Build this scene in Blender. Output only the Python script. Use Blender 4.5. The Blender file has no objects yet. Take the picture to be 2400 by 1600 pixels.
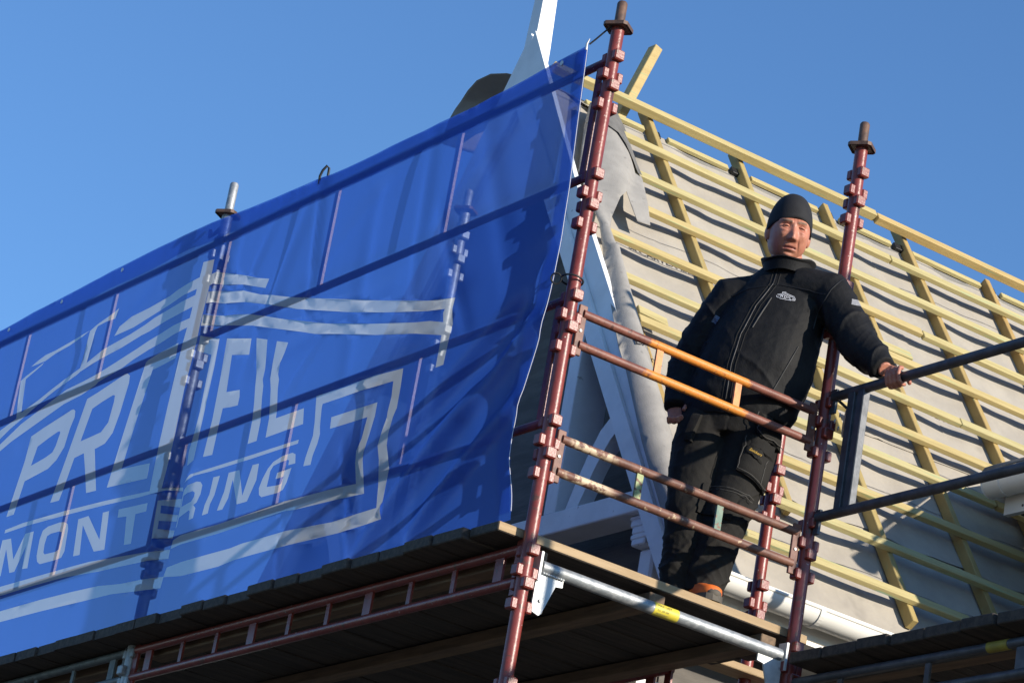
import bpy, bmesh, math, random
import numpy as np
from mathutils import Vector, Matrix, Quaternion, noise
from mathutils.geometry import delaunay_2d_cdt
from mathutils.bvhtree import BVHTree

random.seed(7)
scene = bpy.context.scene
COL = scene.collection

# ------------------------------------------------------------------ camera, sky, sun, exposure
# metres; x runs along the house eave, y along the gable, z = 0 at the top scaffold node
GROUND = -6.73
def look(yaw, pitch, roll):
    fw = Vector((math.cos(pitch)*math.cos(yaw), math.cos(pitch)*math.sin(yaw), math.sin(pitch)))
    rt = fw.cross(Vector((0, 0, 1))).normalized(); up = rt.cross(fw)
    r = math.cos(roll)*rt + math.sin(roll)*up; u = -math.sin(roll)*rt + math.cos(roll)*up
    return Matrix((r, u, -fw)).transposed()
cam = bpy.data.cameras.new('camera'); camo = bpy.data.objects.new('camera', cam); COL.objects.link(camo)
cam.sensor_width = 36.0; cam.lens = 108.35; cam.clip_start = 0.1; cam.clip_end = 3000
camo.matrix_world = Matrix.Translation((-5.7335, -8.9998, -5.1329)) @ look(math.radians(58.523), math.radians(20.650), math.radians(10.168)).to_4x4()
scene.camera = camo
SUN_AZ = math.radians(21.98); SUN_EL = math.radians(16.5)
SUN = Vector((math.sin(SUN_AZ)*math.cos(SUN_EL), -math.cos(SUN_AZ)*math.cos(SUN_EL), math.sin(SUN_EL)))
world = bpy.data.worlds.new('World'); scene.world = world; world.use_nodes = True
wn = world.node_tree.nodes; wl = world.node_tree.links; wn.clear()
sky = wn.new('ShaderNodeTexSky'); sky.sky_type = 'NISHITA'; sky.sun_disc = False
sky.sun_elevation = SUN_EL; sky.sun_rotation = math.pi - SUN_AZ
sky.altitude = 100; sky.air_density = 1.0; sky.dust_density = 0.0; sky.ozone_density = 6.0
bgn = wn.new('ShaderNodeBackground'); bgn.inputs['Strength'].default_value = 0.15
won = wn.new('ShaderNodeOutputWorld')
wl.new(sky.outputs[0], bgn.inputs[0]); wl.new(bgn.outputs[0], won.inputs[0])
sl = bpy.data.lights.new('sun', 'SUN'); sl.energy = 4.7; sl.angle = math.radians(0.53); sl.color = (1.0, 0.91, 0.78)
so = bpy.data.objects.new('sun', sl); COL.objects.link(so)
so.rotation_euler = SUN.to_track_quat('Z', 'Y').to_euler(); so.location = SUN*30
scene.view_settings.view_transform = 'Standard'; scene.view_settings.look = 'None'
scene.view_settings.exposure = 0.45; scene.view_settings.gamma = 1.0; scene.view_settings.use_curve_mapping = False

# ------------------------------------------------------------------ helpers
def V(*a): return Vector(a)
def tag(o, label=None, cat=None, group=None, kind=None):
    if label: o['label'] = label
    if cat: o['category'] = cat
    if group: o['group'] = group
    if kind: o['kind'] = kind
    return o
def wloc(o):
    l = Vector((0, 0, 0))
    while o is not None: l += o.location; o = o.parent
    return l
def empty(name, loc, label, cat, group=None):
    o = bpy.data.objects.new(name, None); COL.objects.link(o); o.location = loc; o.empty_display_size = .1
    return tag(o, label, cat, group)
def finish(bm, smooth=0):
    me = bpy.data.meshes.new('mesh')
    bmesh.ops.recalc_face_normals(bm, faces=bm.faces)
    bm.to_mesh(me); bm.free()
    if smooth:
        me.polygons.foreach_set('use_smooth', [True]*len(me.polygons))
        if smooth < 179: me.set_sharp_from_angle(angle=math.radians(smooth))
    return me
def mobj(name, me, mats, parent=None, loc=None):
    """mesh given in world coordinates -> object whose origin is its parent's (or loc)"""
    me.name = name
    for m in (mats if isinstance(mats, (list, tuple)) else [mats]): me.materials.append(M[m])
    o = bpy.data.objects.new(name, me); COL.objects.link(o)
    if parent is not None:
        o.parent = parent; me.transform(Matrix.Translation(-wloc(parent)))
    elif loc is not None:
        me.transform(Matrix.Translation(-Vector(loc))); o.location = loc
    return o
def part(name, bm, mats, parent=None, smooth=0, loc=None):
    return mobj(name, finish(bm, smooth), mats, parent, loc)
def share(name, me, parent, loc, rotz=0.0, rot=None):
    o = bpy.data.objects.new(name, me); COL.objects.link(o); o.parent = parent
    o.location = Vector(loc) - wloc(parent); o.rotation_euler = rot if rot else (0, 0, rotz)
    return o
def NB(): return bmesh.new()
def addbox(bm, c, size, R=None, bev=0.0):
    R = R or Matrix.Identity(3)
    t = bmesh.new(); bmesh.ops.create_cube(t, size=1.0)
    for v in t.verts: v.co = Vector((v.co.x*size[0], v.co.y*size[1], v.co.z*size[2]))
    if bev: bmesh.ops.bevel(t, geom=list(t.edges), offset=bev, segments=1, affect='EDGES', profile=.5)
    for v in t.verts: v.co = R @ v.co + Vector(c)
    me = bpy.data.meshes.new('t'); t.to_mesh(me); t.free(); bm.from_mesh(me); bpy.data.meshes.remove(me)
def frame(d, up=(0, 0, 1)):
    d = Vector(d).normalized(); up = Vector(up)
    if abs(d.dot(up)) > .98: up = Vector((0, 1, 0))
    s = up.cross(d).normalized(); u = d.cross(s)
    return d, s, u
def bar(bm, p0, p1, w, h, up=(0, 0, 1), bev=0.0):
    p0, p1 = Vector(p0), Vector(p1); d, s, u = frame(p1-p0, up)
    addbox(bm, (p0+p1)/2, ((p1-p0).length, w, h), Matrix((d, s, u)).transposed(), bev)
def sweep(bm, pts, radii, seg=12, caps=True, squash=None):
    pts = [Vector(p) for p in pts]
    if not isinstance(radii, (list, tuple)): radii = [radii]*len(pts)
    rings = []; s0 = None
    for i, p in enumerate(pts):
        d = (pts[min(i+1, len(pts)-1)] - pts[max(i-1, 0)]).normalized()
        if s0 is None: _, s0, _ = frame(d)
        s0 = (s0 - d*s0.dot(d)).normalized(); u = d.cross(s0)
        rings.append([bm.verts.new(p + (s0*math.cos(a) + u*math.sin(a))*radii[i]) for a in (2*math.pi*k/seg for k in range(seg))])
    for a, b in zip(rings, rings[1:]):
        for k in range(seg): bm.faces.new((a[k], a[(k+1) % seg], b[(k+1) % seg], b[k]))
    if caps: bm.faces.new(rings[0][::-1]); bm.faces.new(rings[-1])
def tube(bm, p0, p1, r, seg=14): sweep(bm, [p0, p1], r, seg)
def prism(bm, poly, thick):
    """poly: list of 3D points (planar); thick: vector"""
    a = [bm.verts.new(p) for p in poly]; b = [bm.verts.new(Vector(p)+Vector(thick)) for p in poly]
    n = len(a); bm.faces.new(a[::-1]); bm.faces.new(b)
    for k in range(n): bm.faces.new((a[k], a[(k+1) % n], b[(k+1) % n], b[k]))
def loft(bm, rings, caps=True):
    rv = [[bm.verts.new(p) for p in r] for r in rings]; n = len(rv[0])
    for a, b in zip(rv, rv[1:]):
        for k in range(n): bm.faces.new((a[k], a[(k+1) % n], b[(k+1) % n], b[k]))
    if caps: bm.faces.new(rv[0][::-1]); bm.faces.new(rv[-1])
def ell(bm, c, r, R=None, seg=20):
    t = bmesh.new(); bmesh.ops.create_uvsphere(t, u_segments=seg, v_segments=seg*2//3, radius=1)
    R = R or Matrix.Identity(3)
    for v in t.verts: v.co = R @ Vector((v.co.x*r[0], v.co.y*r[1], v.co.z*r[2])) + Vector(c)
    me = bpy.data.meshes.new('t'); t.to_mesh(me); t.free(); bm.from_mesh(me); bpy.data.meshes.remove(me)
def fuse(bm, voxel, smooth_it=4, disp=None):
    """voxel-remesh overlapping shapes into one continuous surface"""
    bmesh.ops.recalc_face_normals(bm, faces=bm.faces)
    me = bpy.data.meshes.new('f'); bm.to_mesh(me); bm.free()
    o = bpy.data.objects.new('f', me); COL.objects.link(o)
    m = o.modifiers.new('r', 'REMESH'); m.mode = 'VOXEL'; m.voxel_size = voxel
    s = o.modifiers.new('s', 'SMOOTH'); s.factor = .5; s.iterations = smooth_it
    dg = bpy.context.evaluated_depsgraph_get(); dg.update()
    out = bpy.data.meshes.new_from_object(o.evaluated_get(dg))
    bpy.data.objects.remove(o); bpy.data.meshes.remove(me)
    if disp:
        vs = out.vertices
        co = [v.co.copy() for v in vs]; nn = [v.normal.copy() for v in vs]
        for v, c, q in zip(vs, co, nn): v.co = c + q*disp(c, q)
        out.update()
    out.polygons.foreach_set('use_smooth', [True]*len(out.polygons))
    return out
def text_mesh(body, size, X, Y, org, up, off=0.0, shear=0.0, extrude=0.0):
    cu = bpy.data.curves.new('txt', 'FONT'); cu.body = body; cu.size = size; cu.shear = shear; cu.resolution_u = 2; cu.extrude = extrude
    o = bpy.data.objects.new('txt', cu); COL.objects.link(o)
    dg = bpy.context.evaluated_depsgraph_get(); dg.update()
    me = bpy.data.meshes.new_from_object(o.evaluated_get(dg)); bpy.data.objects.remove(o)
    X, Y, up = Vector(X).normalized(), Vector(Y).normalized(), Vector(up).normalized()
    me.materials.clear()
    for v in me.vertices: v.co = Vector(org) + X*v.co.x + Y*v.co.y + up*(off + v.co.z)
    return me

# ------------------------------------------------------------------ materials
M = {}
def mat(name, c1, c2=None, rough=.6, metal=0.0, scale=8.0, stretch=(1, 1, 1), detail=5.0, lo=.35, hi=.65,
        spots=None, bump=0.0, bscale=60.0, spec=None, sheen=0.0, extra=None, bstretch=None):
    m = bpy.data.materials.new(name); m.use_nodes = True; M[name] = m
    nt = m.node_tree; N, L = nt.nodes, nt.links; p = N['Principled BSDF']
    p.inputs['Roughness'].default_value = rough; p.inputs['Metallic'].default_value = metal
    if spec is not None: p.inputs['Specular IOR Level'].default_value = spec
    if sheen: p.inputs['Sheen Weight'].default_value = sheen
    tc = N.new('ShaderNodeTexCoord'); mp = N.new('ShaderNodeMapping'); L.new(tc.outputs['Object'], mp.inputs['Vector'])
    mp.inputs['Scale'].default_value = stretch
    def ns(sc, det, src=mp):
        n = N.new('ShaderNodeTexNoise'); n.inputs['Scale'].default_value = sc; n.inputs['Detail'].default_value = det
        n.inputs['Roughness'].default_value = .6; L.new(src.outputs[0], n.inputs['Vector']); return n
    def mixc(fac, a, b):
        x = N.new('ShaderNodeMix'); x.data_type = 'RGBA'
        if hasattr(fac, 'node'): L.new(fac, x.inputs[0])
        else: x.inputs[0].default_value = fac
        for sock, val in ((x.inputs[6], a), (x.inputs[7], b)):
            if hasattr(val, 'node'): L.new(val, sock)
            else: sock.default_value = (*val, 1)
        return x.outputs[2]
    def ramp(sock, a, b):
        r = N.new('ShaderNodeMapRange'); r.interpolation_type = 'SMOOTHSTEP'
        r.inputs['From Min'].default_value = a; r.inputs['From Max'].default_value = b; L.new(sock, r.inputs['Value']); return r.outputs[0]
    col = mixc(ramp(ns(scale, detail).outputs['Fac'], lo, hi), c1, c2 or c1)
    for sp in (spots or []):           # (colour, scale, threshold, softness)
        f = ramp(ns(sp[1], 3.0).outputs['Fac'], sp[2], sp[2]+sp[3]); col = mixc(f, col, sp[0])
    if extra: col = extra(N, L, tc, mixc, ramp, ns, col)
    L.new(col, p.inputs['Base Color'])
    if bump:
        bm_ = N.new('ShaderNodeBump'); bm_.inputs['Strength'].default_value = bump; bm_.inputs['Distance'].default_value = .004
        mp2 = N.new('ShaderNodeMapping'); L.new(tc.outputs['Object'], mp2.inputs['Vector']); mp2.inputs['Scale'].default_value = bstretch or stretch
        L.new(ns(bscale, 4.0, mp2).outputs['Fac'], bm_.inputs['Height']); L.new(bm_.outputs[0], p.inputs['Normal'])
    return m
mat('red', (.17, .026, .019), (.23, .046, .034), .36, scale=14, lo=.3, hi=.7, spots=[((.11, .045, .03), 26, .60, .08), ((.55, .42, .36), 55, .70, .03)], bump=.25, bscale=90)
mat('rust', (.13, .05, .035), (.20, .085, .055), .55, scale=18, spots=[((.09, .035, .025), 30, .58, .08), ((.42, .30, .20), 42, .73, .03)], bump=.3, bscale=110)
def orange_band(x0, x1):
    def f(N, L, tc, mixc, ramp, ns, col):
        sx = N.new('ShaderNodeSeparateXYZ'); L.new(tc.outputs['Object'], sx.inputs[0])
        n = ns(30, 3); a = N.new('ShaderNodeMath'); a.operation = 'MULTIPLY_ADD'; L.new(n.outputs['Fac'], a.inputs[0]); a.inputs[1].default_value = .14
        L.new(sx.outputs[0], a.inputs[2])
        u = ramp(a.outputs[0], x0+.05, x0+.09); v = ramp(a.outputs[0], x1+.05, x1+.09)
        s = N.new('ShaderNodeMath'); s.operation = 'SUBTRACT'; L.new(u, s.inputs[0]); L.new(v, s.inputs[1])
        n2 = ns(70, 4); k = ramp(n2.outputs['Fac'], .74, .58); q = N.new('ShaderNodeMath'); q.operation = 'MULTIPLY'; L.new(s.outputs[0], q.inputs[0]); L.new(k, q.inputs[1])
        return mixc(q.outputs[0], col, (.62, .22, .03))
    return f
mat('rail_top', (.15, .05, .035), (.21, .075, .05), .5, scale=16, spots=[((.09, .035, .025), 30, .60, .08)], bump=.3, bscale=110, extra=orange_band(.38, .86))
def cream_band(N, L, tc, mixc, ramp, ns, col):
    sx = N.new('ShaderNodeSeparateXYZ'); L.new(tc.outputs['Object'], sx.inputs[0])
    u = ramp(sx.outputs[0], .08, .12); v = ramp(sx.outputs[0], .34, .26)
    q = N.new('ShaderNodeMath'); q.operation = 'MULTIPLY'; L.new(u, q.inputs[0]); L.new(v, q.inputs[1])
    k = ramp(ns(26, 4).outputs['Fac'], .60, .48); q2 = N.new('ShaderNodeMath'); q2.operation = 'MULTIPLY'; L.new(q.outputs[0], q2.inputs[0]); L.new(k, q2.inputs[1])
    return mixc(q2.outputs[0], col, (.58, .45, .30))
mat('rail_low', (.12, .05, .035), (.19, .085, .055), .55, scale=18, spots=[((.42, .30, .19), 34, .64, .05)], bump=.3, bscale=110, extra=cream_band)
mat('orange', (.62, .22, .03), (.5, .15, .025), .5, scale=30, spots=[((.25, .08, .03), 60, .62, .14)], bump=.2)
mat('green_paint', (.24, .30, .12), (.33, .36, .17), .6, scale=30, spots=[((.16, .07, .04), 50, .56, .06)], bump=.3)
mat('teal_paint', (.09, .17, .13), (.16, .22, .16), .6, scale=30, spots=[((.16, .07, .04), 50, .56, .06)], bump=.3)
mat('galv', (.40, .41, .41), (.27, .29, .30), .52, .5, scale=30, lo=.4, hi=.6, spots=[((.26, .27, .27), 9, .60, .15)], bump=.3, bscale=60)
mat('galv_old', (.17, .185, .18), (.12, .13, .13), .6, .4, scale=18, spots=[((.09, .07, .055), 20, .62, .06)], bump=.3)
mat('galv_flat', (.60, .61, .60), (.48, .50, .50), .5, .25, scale=16, spots=[((.33, .33, .33), 12, .64, .08)], bump=.15)
mat('dark_steel', (.095, .10, .11), (.06, .064, .07), .5, .4, scale=16, bump=.2)
mat('flange_rust', (.10, .06, .045), (.16, .09, .06), .6, .2, scale=24, bump=.3)
mat('black_plastic', (.012, .012, .013), rough=.5)
mat('yellow_tape', (.70, .58, .06), (.62, .5, .05), .5, scale=20)
mat('tape_shaded', (.34, .27, .03), (.26, .2, .03), .6, scale=20)  # the yellow tape again, its colour darkened for the shade under the deck
mat('ink', (.03, .03, .03), rough=.7)
mat('ink_faded', (.10, .095, .09), (.2, .19, .18), .8, scale=60, lo=.4, hi=.6)
def per_piece(tint):
    def f(N, L, tc, mixc, ramp, ns, col):          # every batten has its own tone of timber
        oi = N.new('ShaderNodeObjectInfo'); hs = N.new('ShaderNodeMix'); hs.data_type = 'RGBA'; hs.blend_type = 'MULTIPLY'; hs.inputs[0].default_value = 1.0
        cr = N.new('ShaderNodeValToRGB'); L.new(oi.outputs['Random'], cr.inputs[0]); cr.color_ramp.elements[0].color = (*tint[0], 1); cr.color_ramp.elements[1].color = (*tint[2], 1)
        e = cr.color_ramp.elements.new(.5); e.color = (*tint[1], 1)
        L.new(col, hs.inputs[6]); L.new(cr.outputs[0], hs.inputs[7]); return hs.outputs[2]
    return f
mat('batten', (.49, .385, .165), (.41, .315, .125), .72, scale=3.0, stretch=(1.2, 18, 18), lo=.35, hi=.7, spots=[((.36, .37, .17), 2.2, .60, .08), ((.24, .14, .05), 6.0, .72, .04), ((.30, .38, .24), 1.1, .70, .03)], bump=.35, bscale=30, extra=per_piece(((.98, 1.10, 1.25), (1.0, 1.05, 1.10), (1.04, .93, .84))))
mat('counter_batten', (.40, .29, .105), (.32, .225, .08), .72, scale=3.0, stretch=(18, 2, 2), lo=.35, hi=.7, spots=[((.33, .31, .14), 4, .62, .08), ((.22, .13, .05), 8, .70, .04)], bump=.35, bscale=30, extra=per_piece(((1.0, 1.05, 1.05), (1, 1, 1), (1.05, .92, .82))))
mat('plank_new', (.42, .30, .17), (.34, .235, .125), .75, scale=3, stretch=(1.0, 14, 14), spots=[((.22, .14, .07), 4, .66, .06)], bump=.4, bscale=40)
mat('plank_old_shade', (.075, .058, .044), (.04, .032, .026), .85, scale=3, stretch=(1.0, 14, 14), spots=[((.20, .16, .11), 5, .68, .06)], bump=.5, bscale=40)  # weathered planks; also stands in for shade on the front plank
mat('bearer', (.20, .13, .075), (.13, .085, .05), .8, scale=4, stretch=(10, 1, 10), bump=.4, bscale=40)
mat('felt', (.385, .348, .29), (.325, .293, .247), .9, scale=5, stretch=(1, 1, 1), lo=.3, hi=.7, spots=[((.25, .228, .195), 3.2, .60, .16)], bump=.5, bscale=38)
mat('felt_rough', (.33, .31, .28), (.26, .245, .222), .95, scale=11, lo=.25, hi=.75, stretch=(1, 1, 1), spots=[((.20, .19, .175), 30, .60, .2)], bump=.45, bscale=170)
mat('white_paint', (.82, .82, .80), (.74, .74, .72), .55, scale=6, stretch=(1, 1, 1), spots=[((.45, .44, .42), 20, .68, .06)], bump=.25, bscale=25)
mat('white_pvc', (.78, .76, .70), (.72, .70, .64), .35, scale=2)
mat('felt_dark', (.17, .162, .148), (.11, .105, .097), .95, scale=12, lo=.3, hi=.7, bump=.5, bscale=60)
mat('siding', (.13, .115, .10), (.09, .08, .07), .8, scale=3, stretch=(1, 1, 6), bump=.4, bscale=20)
mat('soffit', (.30, .29, .27), (.22, .21, .2), .8, scale=4, bump=.3)
mat('tile_dark', (.07, .06, .055), (.05, .045, .04), .8, scale=8)
mat('glass', (.03, .035, .04), rough=.08, spec=.6)
mat('ground', (.075, .072, .055), (.10, .092, .078), .95, scale=.6, bump=.3, bscale=6)
mat('jacket', (.0075, .0074, .0078), (.0115, .0113, .0115), .72, scale=7, lo=.3, hi=.7, bump=.35, bscale=160, spec=.25, spots=[((.018, .0175, .0175), 3.0, .58, .2)])
mat('trousers', (.011, .0102, .0092), (.018, .0165, .0142), .85, spec=.25, scale=9, lo=.3, hi=.7, bump=.4, bscale=220, spots=[((.034, .030, .025), 4.0, .62, .15)])
mat('hat', (.0085, .0085, .0105), (.012, .012, .014), .85, scale=30, bump=.3, bscale=260)
mat('seam', (.007, .007, .008), rough=.6)
mat('zip_metal', (.022, .022, .024), rough=.45, metal=.4)
mat('skin', (.50, .215, .135), (.42, .15, .095), .5, scale=22, lo=.35, hi=.7, spots=[((.35, .125, .085), 14, .60, .15)], bump=.25, bscale=110)
M['skin'].node_tree.nodes['Principled BSDF'].inputs['Subsurface Weight'].default_value = .06
M['skin'].node_tree.nodes['Principled BSDF'].inputs['Subsurface Radius'].default_value = (.008, .003, .002)
mat('lips', (.38, .13, .10), rough=.45)
mat('brow', (.17, .10, .065), (.24, .14, .09), .8, scale=120)
mat('eye_white', (.42, .38, .35), rough=.25)
mat('iris', (.045, .05, .055), rough=.15)
mat('shoe_orange', (.75, .16, .02), (.62, .12, .015), .6, scale=20, bump=.2)
mat('shoe_sole', (.10, .085, .065), (.05, .045, .04), .8, scale=14, bump=.3)
mat('stitch', (.075, .07, .062), rough=.8)
mat('emblem', (.62, .62, .64), rough=.6)
mat('reflector', (.34, .34, .35), rough=.5)
mat('emblem_dim', (.16, .19, .24), rough=.6)
mat('yellow_thread', (.70, .42, .05), rough=.7)

def banner_mat(name, c, trans_col, open_fac, transl):
    m = bpy.data.materials.new(name); m.use_nodes = True; M[name] = m
    nt = m.node_tree; N, L = nt.nodes, nt.links; N.clear()
    out = N.new('ShaderNodeOutputMaterial'); tc = N.new('ShaderNodeTexCoord')
    mp = N.new('ShaderNodeMapping'); mp.inputs['Scale'].default_value = (1, 1.0, .25); L.new(tc.outputs['Object'], mp.inputs[0])
    n = N.new('ShaderNodeTexNoise'); n.inputs['Scale'].default_value = 3.0; n.inputs['Detail'].default_value = 6; L.new(mp.outputs[0], n.inputs['Vector'])
    mx = N.new('ShaderNodeMix'); mx.data_type = 'RGBA'; L.new(n.outputs['Fac'], mx.inputs[0])
    mx.inputs[6].default_value = (*[k*.88 for k in c], 1); mx.inputs[7].default_value = (*[min(1, k*1.12) for k in c], 1)
    wv = N.new('ShaderNodeTexNoise'); wv.inputs['Scale'].default_value = 420; wv.inputs['Detail'].default_value = 1; L.new(tc.outputs['Object'], wv.inputs['Vector'])
    bp = N.new('ShaderNodeBump'); bp.inputs['Strength'].default_value = .12; bp.inputs['Distance'].default_value = .002; L.new(wv.outputs['Fac'], bp.inputs['Height'])
    d = N.new('ShaderNodeBsdfDiffuse'); t = N.new('ShaderNodeBsdfTranslucent'); g = N.new('ShaderNodeBsdfGlossy'); g.inputs['Roughness'].default_value = .35
    for s in (d, t): L.new(mx.outputs[2], s.inputs['Color'])
    for s in (d, t, g): L.new(bp.outputs[0], s.inputs['Normal'])
    a = N.new('ShaderNodeMixShader'); a.inputs[0].default_value = transl; L.new(d.outputs[0], a.inputs[1]); L.new(t.outputs[0], a.inputs[2])
    fr = N.new('ShaderNodeMixShader'); fr.inputs[0].default_value = .035; L.new(a.outputs[0], fr.inputs[1]); L.new(g.outputs[0], fr.inputs[2])
    tr = N.new('ShaderNodeBsdfTransparent'); tr.inputs['Color'].default_value = (*trans_col, 1)
    b = N.new('ShaderNodeMixShader'); b.inputs[0].default_value = open_fac; L.new(fr.outputs[0], b.inputs[1]); L.new(tr.outputs[0], b.inputs[2])
    L.new(b.outputs[0], out.inputs['Surface'])
banner_mat('banner_blue', (.028, .108, .54), (.62, .74, 1.0), .26, .60)
banner_mat('banner_hem', (.028, .108, .54), (.66, .78, 1.0), .55, .60)
banner_mat('banner_white', (.52, .56, .62), (.95, .96, 1.0), .28, .52)

# ------------------------------------------------------------------ ground
bm = NB(); bmesh.ops.create_grid(bm, x_segments=8, y_segments=8, size=900)
g = part('ground', bm, 'ground'); g.location = (0, 0, GROUND); tag(g, 'rough dark ground below the scaffold', 'ground', kind='structure')

# ------------------------------------------------------------------ house
PITCH = math.radians(56)
RN = V(0, -math.sin(PITCH), math.cos(PITCH)); RU = V(0, math.cos(PITCH), math.sin(PITCH))
E0 = V(0, 1.35, -1.167)                       # eave line of the sheeted slope
S_R = 3.45; RIDGE = E0 + RU*S_R
def rp(x, s, n=0.0): return V(x, 0, 0) + E0 + RU*s + RN*n
def mir(p): return V(p.x, 2*RIDGE.y - p.y, p.z)
GX = 1.58                                     # plane of the bargeboards
XR = 7.6
house = empty('house', (1.9, RIDGE.y, GROUND), 'steep gabled house with bare grey underlay and new battens on its roof', 'house')
# walls
WZ = -1.25; wy0, wy1 = 1.75, 2*RIDGE.y - 1.75
bm = NB(); apex = RIDGE.z - .12
prism(bm, [V(1.90, wy0, GROUND), V(1.90, wy1, GROUND), V(1.90, wy1, E0.z+.4), V(1.90, RIDGE.y, apex), V(1.90, wy0, E0.z+.4)], V(.2, 0, 0))
gw = part('gable_wall', bm, 'siding', house)
z = -2.95
while z < 1.2:                                # horizontal boards of the gable
    h = .145; hw = min(wy1-RIDGE.y, (apex - z - h)/math.tan(PITCH)) if z > E0.z+.2 else wy1-RIDGE.y
    if hw > .1:
        bm = NB(); R = Matrix.Rotation(math.radians(-3), 3, 'Y'); addbox(bm, (1.885, RIDGE.y, z), (.02, 2*hw-.02, h), R); part('board', bm, 'siding', gw)
    z += .15
bm = NB(); addbox(bm, (4.9, wy0+.1, (GROUND+WZ)/2), (5.6, .2, WZ-GROUND)); part('side_wall', bm, 'siding', house)
bm = NB(); addbox(bm, (4.9, wy1-.1, (GROUND+WZ)/2), (5.6, .2, WZ-GROUND)); part('side_wall', bm, 'siding', house)
# gable window under the scaffold deck
win = None
for yy in (2.0, 2.9):
    bm = NB(); addbox(bm, (1.85, yy, -2.2), (.05, .62, 1.1)); wf = part('window', bm, 'white_paint', house)
    for dy in (-.145, .145):
        bm = NB(); addbox(bm, (1.822, yy+dy, -2.2), (.02, .23, .98)); part('pane', bm, 'glass', wf)
# roof deck (boards under the felt), soffits
roof = bpy.data.objects.new('roof', None); COL.objects.link(roof); roof.parent = house; roof.location = V(0, 1.35, -1.167) - wloc(house)
for k, f in enumerate((lambda p: p, mir)):
    bm = NB(); q = [f(rp(1.63, -.08, -.03)), f(rp(XR, -.08, -.03)), f(rp(XR, S_R-.01, -.03)), f(rp(1.63, S_R-.01, -.03))]
    n = (q[1]-q[0]).cross(q[3]-q[0]).normalized(); n = n if n.z > 0 else -n
    prism(bm, q, -n*.03); part('roof_deck', bm, 'soffit', roof)
# felt in overlapping lengths, hanging a little slack between the counter battens
CBX = [1.78 + .595*k for k in range(9)]
def slack(x, s):
    f = min(abs(x-c) for c in CBX)/.3
    f = max(0.0, min(1.0, f)); f = f*f*(3-2*f)
    w = 1 - abs(noise.noise(V(x*3.0 + s*1.5, s*4.5, 6)))/.16
    return f*(-.012 + .016*(noise.noise(V(x*2.2, s*3.1, 1.7))) + .007*noise.noise(V(x*7, s*9, 4)) + (.005*w*w if w > 0 else 0)) - .003
def felt(s0, s1, lift, f, name):
    bm = NB(); nx, ny = 150, int((s1-s0)/.035); g = []
    for j in range(ny+1):
        row = []
        for i in range(nx+1):
            x = 1.62 + (XR-1.62)*i/nx; t = j/ny; s = s0 + (s1-s0)*t
            e = max(0, 1-t*ny/3.0)
            s += e*.014*noise.noise(V(x*3, s0, 9)); n = slack(x, s) + lift + e*.010*abs(noise.noise(V(x*4, s0, 2)))
            row.append(bm.verts.new(f(rp(x, s, n))))
        g.append(row)
    for j in range(ny):
        for i in range(nx): bm.faces.new((g[j][i], g[j][i+1], g[j+1][i+1], g[j+1][i]))
    return part(name, bm, 'felt', roof, 180)
for k, (a, b) in enumerate(((-.14, .80), (.70, 1.62), (1.50, 2.42), (2.30, S_R))):
    felt(a, b, .004*k, lambda p: p, 'underlay_sheet')
felt(-.14, S_R, 0, mir, 'underlay_sheet')
# counter battens (up the slope) and tile battens (across)
CT, CW = .058, .036
for k, x in enumerate(CBX):
    s1 = 3.60 if k in (1, 2, 4) else (3.46 if k else 2.15)
    s0 = (.05 if k > 1 else .55) if k != 2 else .06
    bm = NB(); xo = .012*math.sin(k*2.1)
    if k == 0: bar(bm, rp(x+.03, 1.0, .012), rp(x+.03, 2.16, .012), .03, .022, RN, .002)
    else: bar(bm, rp(x+xo, s0, CT/2+.004), rp(x-xo, s1, CT/2+.004), CW, CT, RN, .003)
    part('counter_batten', bm, 'counter_batten', roof)
BS = [3.15, 2.84, 2.52, 2.17, 1.83, 1.53, 1.22, .87, .52, .19]
BT, BW = .030, .050
for k, s in enumerate(BS):
    x0 = {0: 1.98, 1: 1.98, 2: 1.98, 3: 1.70, 4: 1.72, 5: 1.74}.get(k, 1.90 + .03*(k % 3))
    cuts = [x0, 3.6+.6*((k*2) % 4)+.3, XR-.05] if k != 9 else [x0, 3.32]
    for a, b in zip(cuts, cuts[1:]):
        bm = NB(); d0, d1 = .007*math.sin(k*3+a), .007*math.sin(k*5+b)
        bar(bm, rp(a+.003, s+d0, CT+.006+BT/2), rp(b-.003, s+d1, CT+.006+BT/2), BW, BT, RN, .003)
        part('batten', bm, 'batten', roof)
for a, b in ((1.70, 3.9), (3.905, XR)):       # heavier ridge batten standing clear of the ridge
    bm = NB(); bar(bm, rp(a, 3.485, .10), rp(b, 3.50, .10), .046, .048, RN, .003); part('ridge_batten', bm, 'batten', roof)
x = 1.95                                      # short edge lath along the top of the felt
while x < XR-.6:
    L_ = .42 + .12*math.sin(x*5); bm = NB(); bar(bm, rp(x, S_R-.02, .02), rp(x+L_, S_R-.02, .02), .035, .022, RN, .002); part('edge_lath', bm, 'batten', roof)
    bm = NB(); bar(bm, rp(x+L_+.02, S_R-.03, .02), rp(x+L_+.10, S_R-.03, .02), .05, .03, RN, .002); part('lath_gap_block', bm, 'black_plastic', roof)  # black block drawn as the dark gap between two laths
    x += L_ + .16
bm = NB(); bar(bm, rp(3.45, 2.235, CT+.006+BT/2), rp(3.72, 2.245, CT+.006+BT/2), .06, .028, RN, .003); part('batten_offcut', bm, 'batten', roof)
bm = NB(); bar(bm, rp(1.76, 1.60, CT+.02), rp(1.93, 1.585, CT+.02), .055, .026, RN, .003); part('batten_offcut', bm, 'batten', roof)
def surf(x, s):                                # top of the felt, whichever length lies uppermost
    return slack(x, s) + .004*(0 if s < .70 else 1 if s < 1.50 else 2 if s < 2.295 else 3) + .0035
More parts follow.
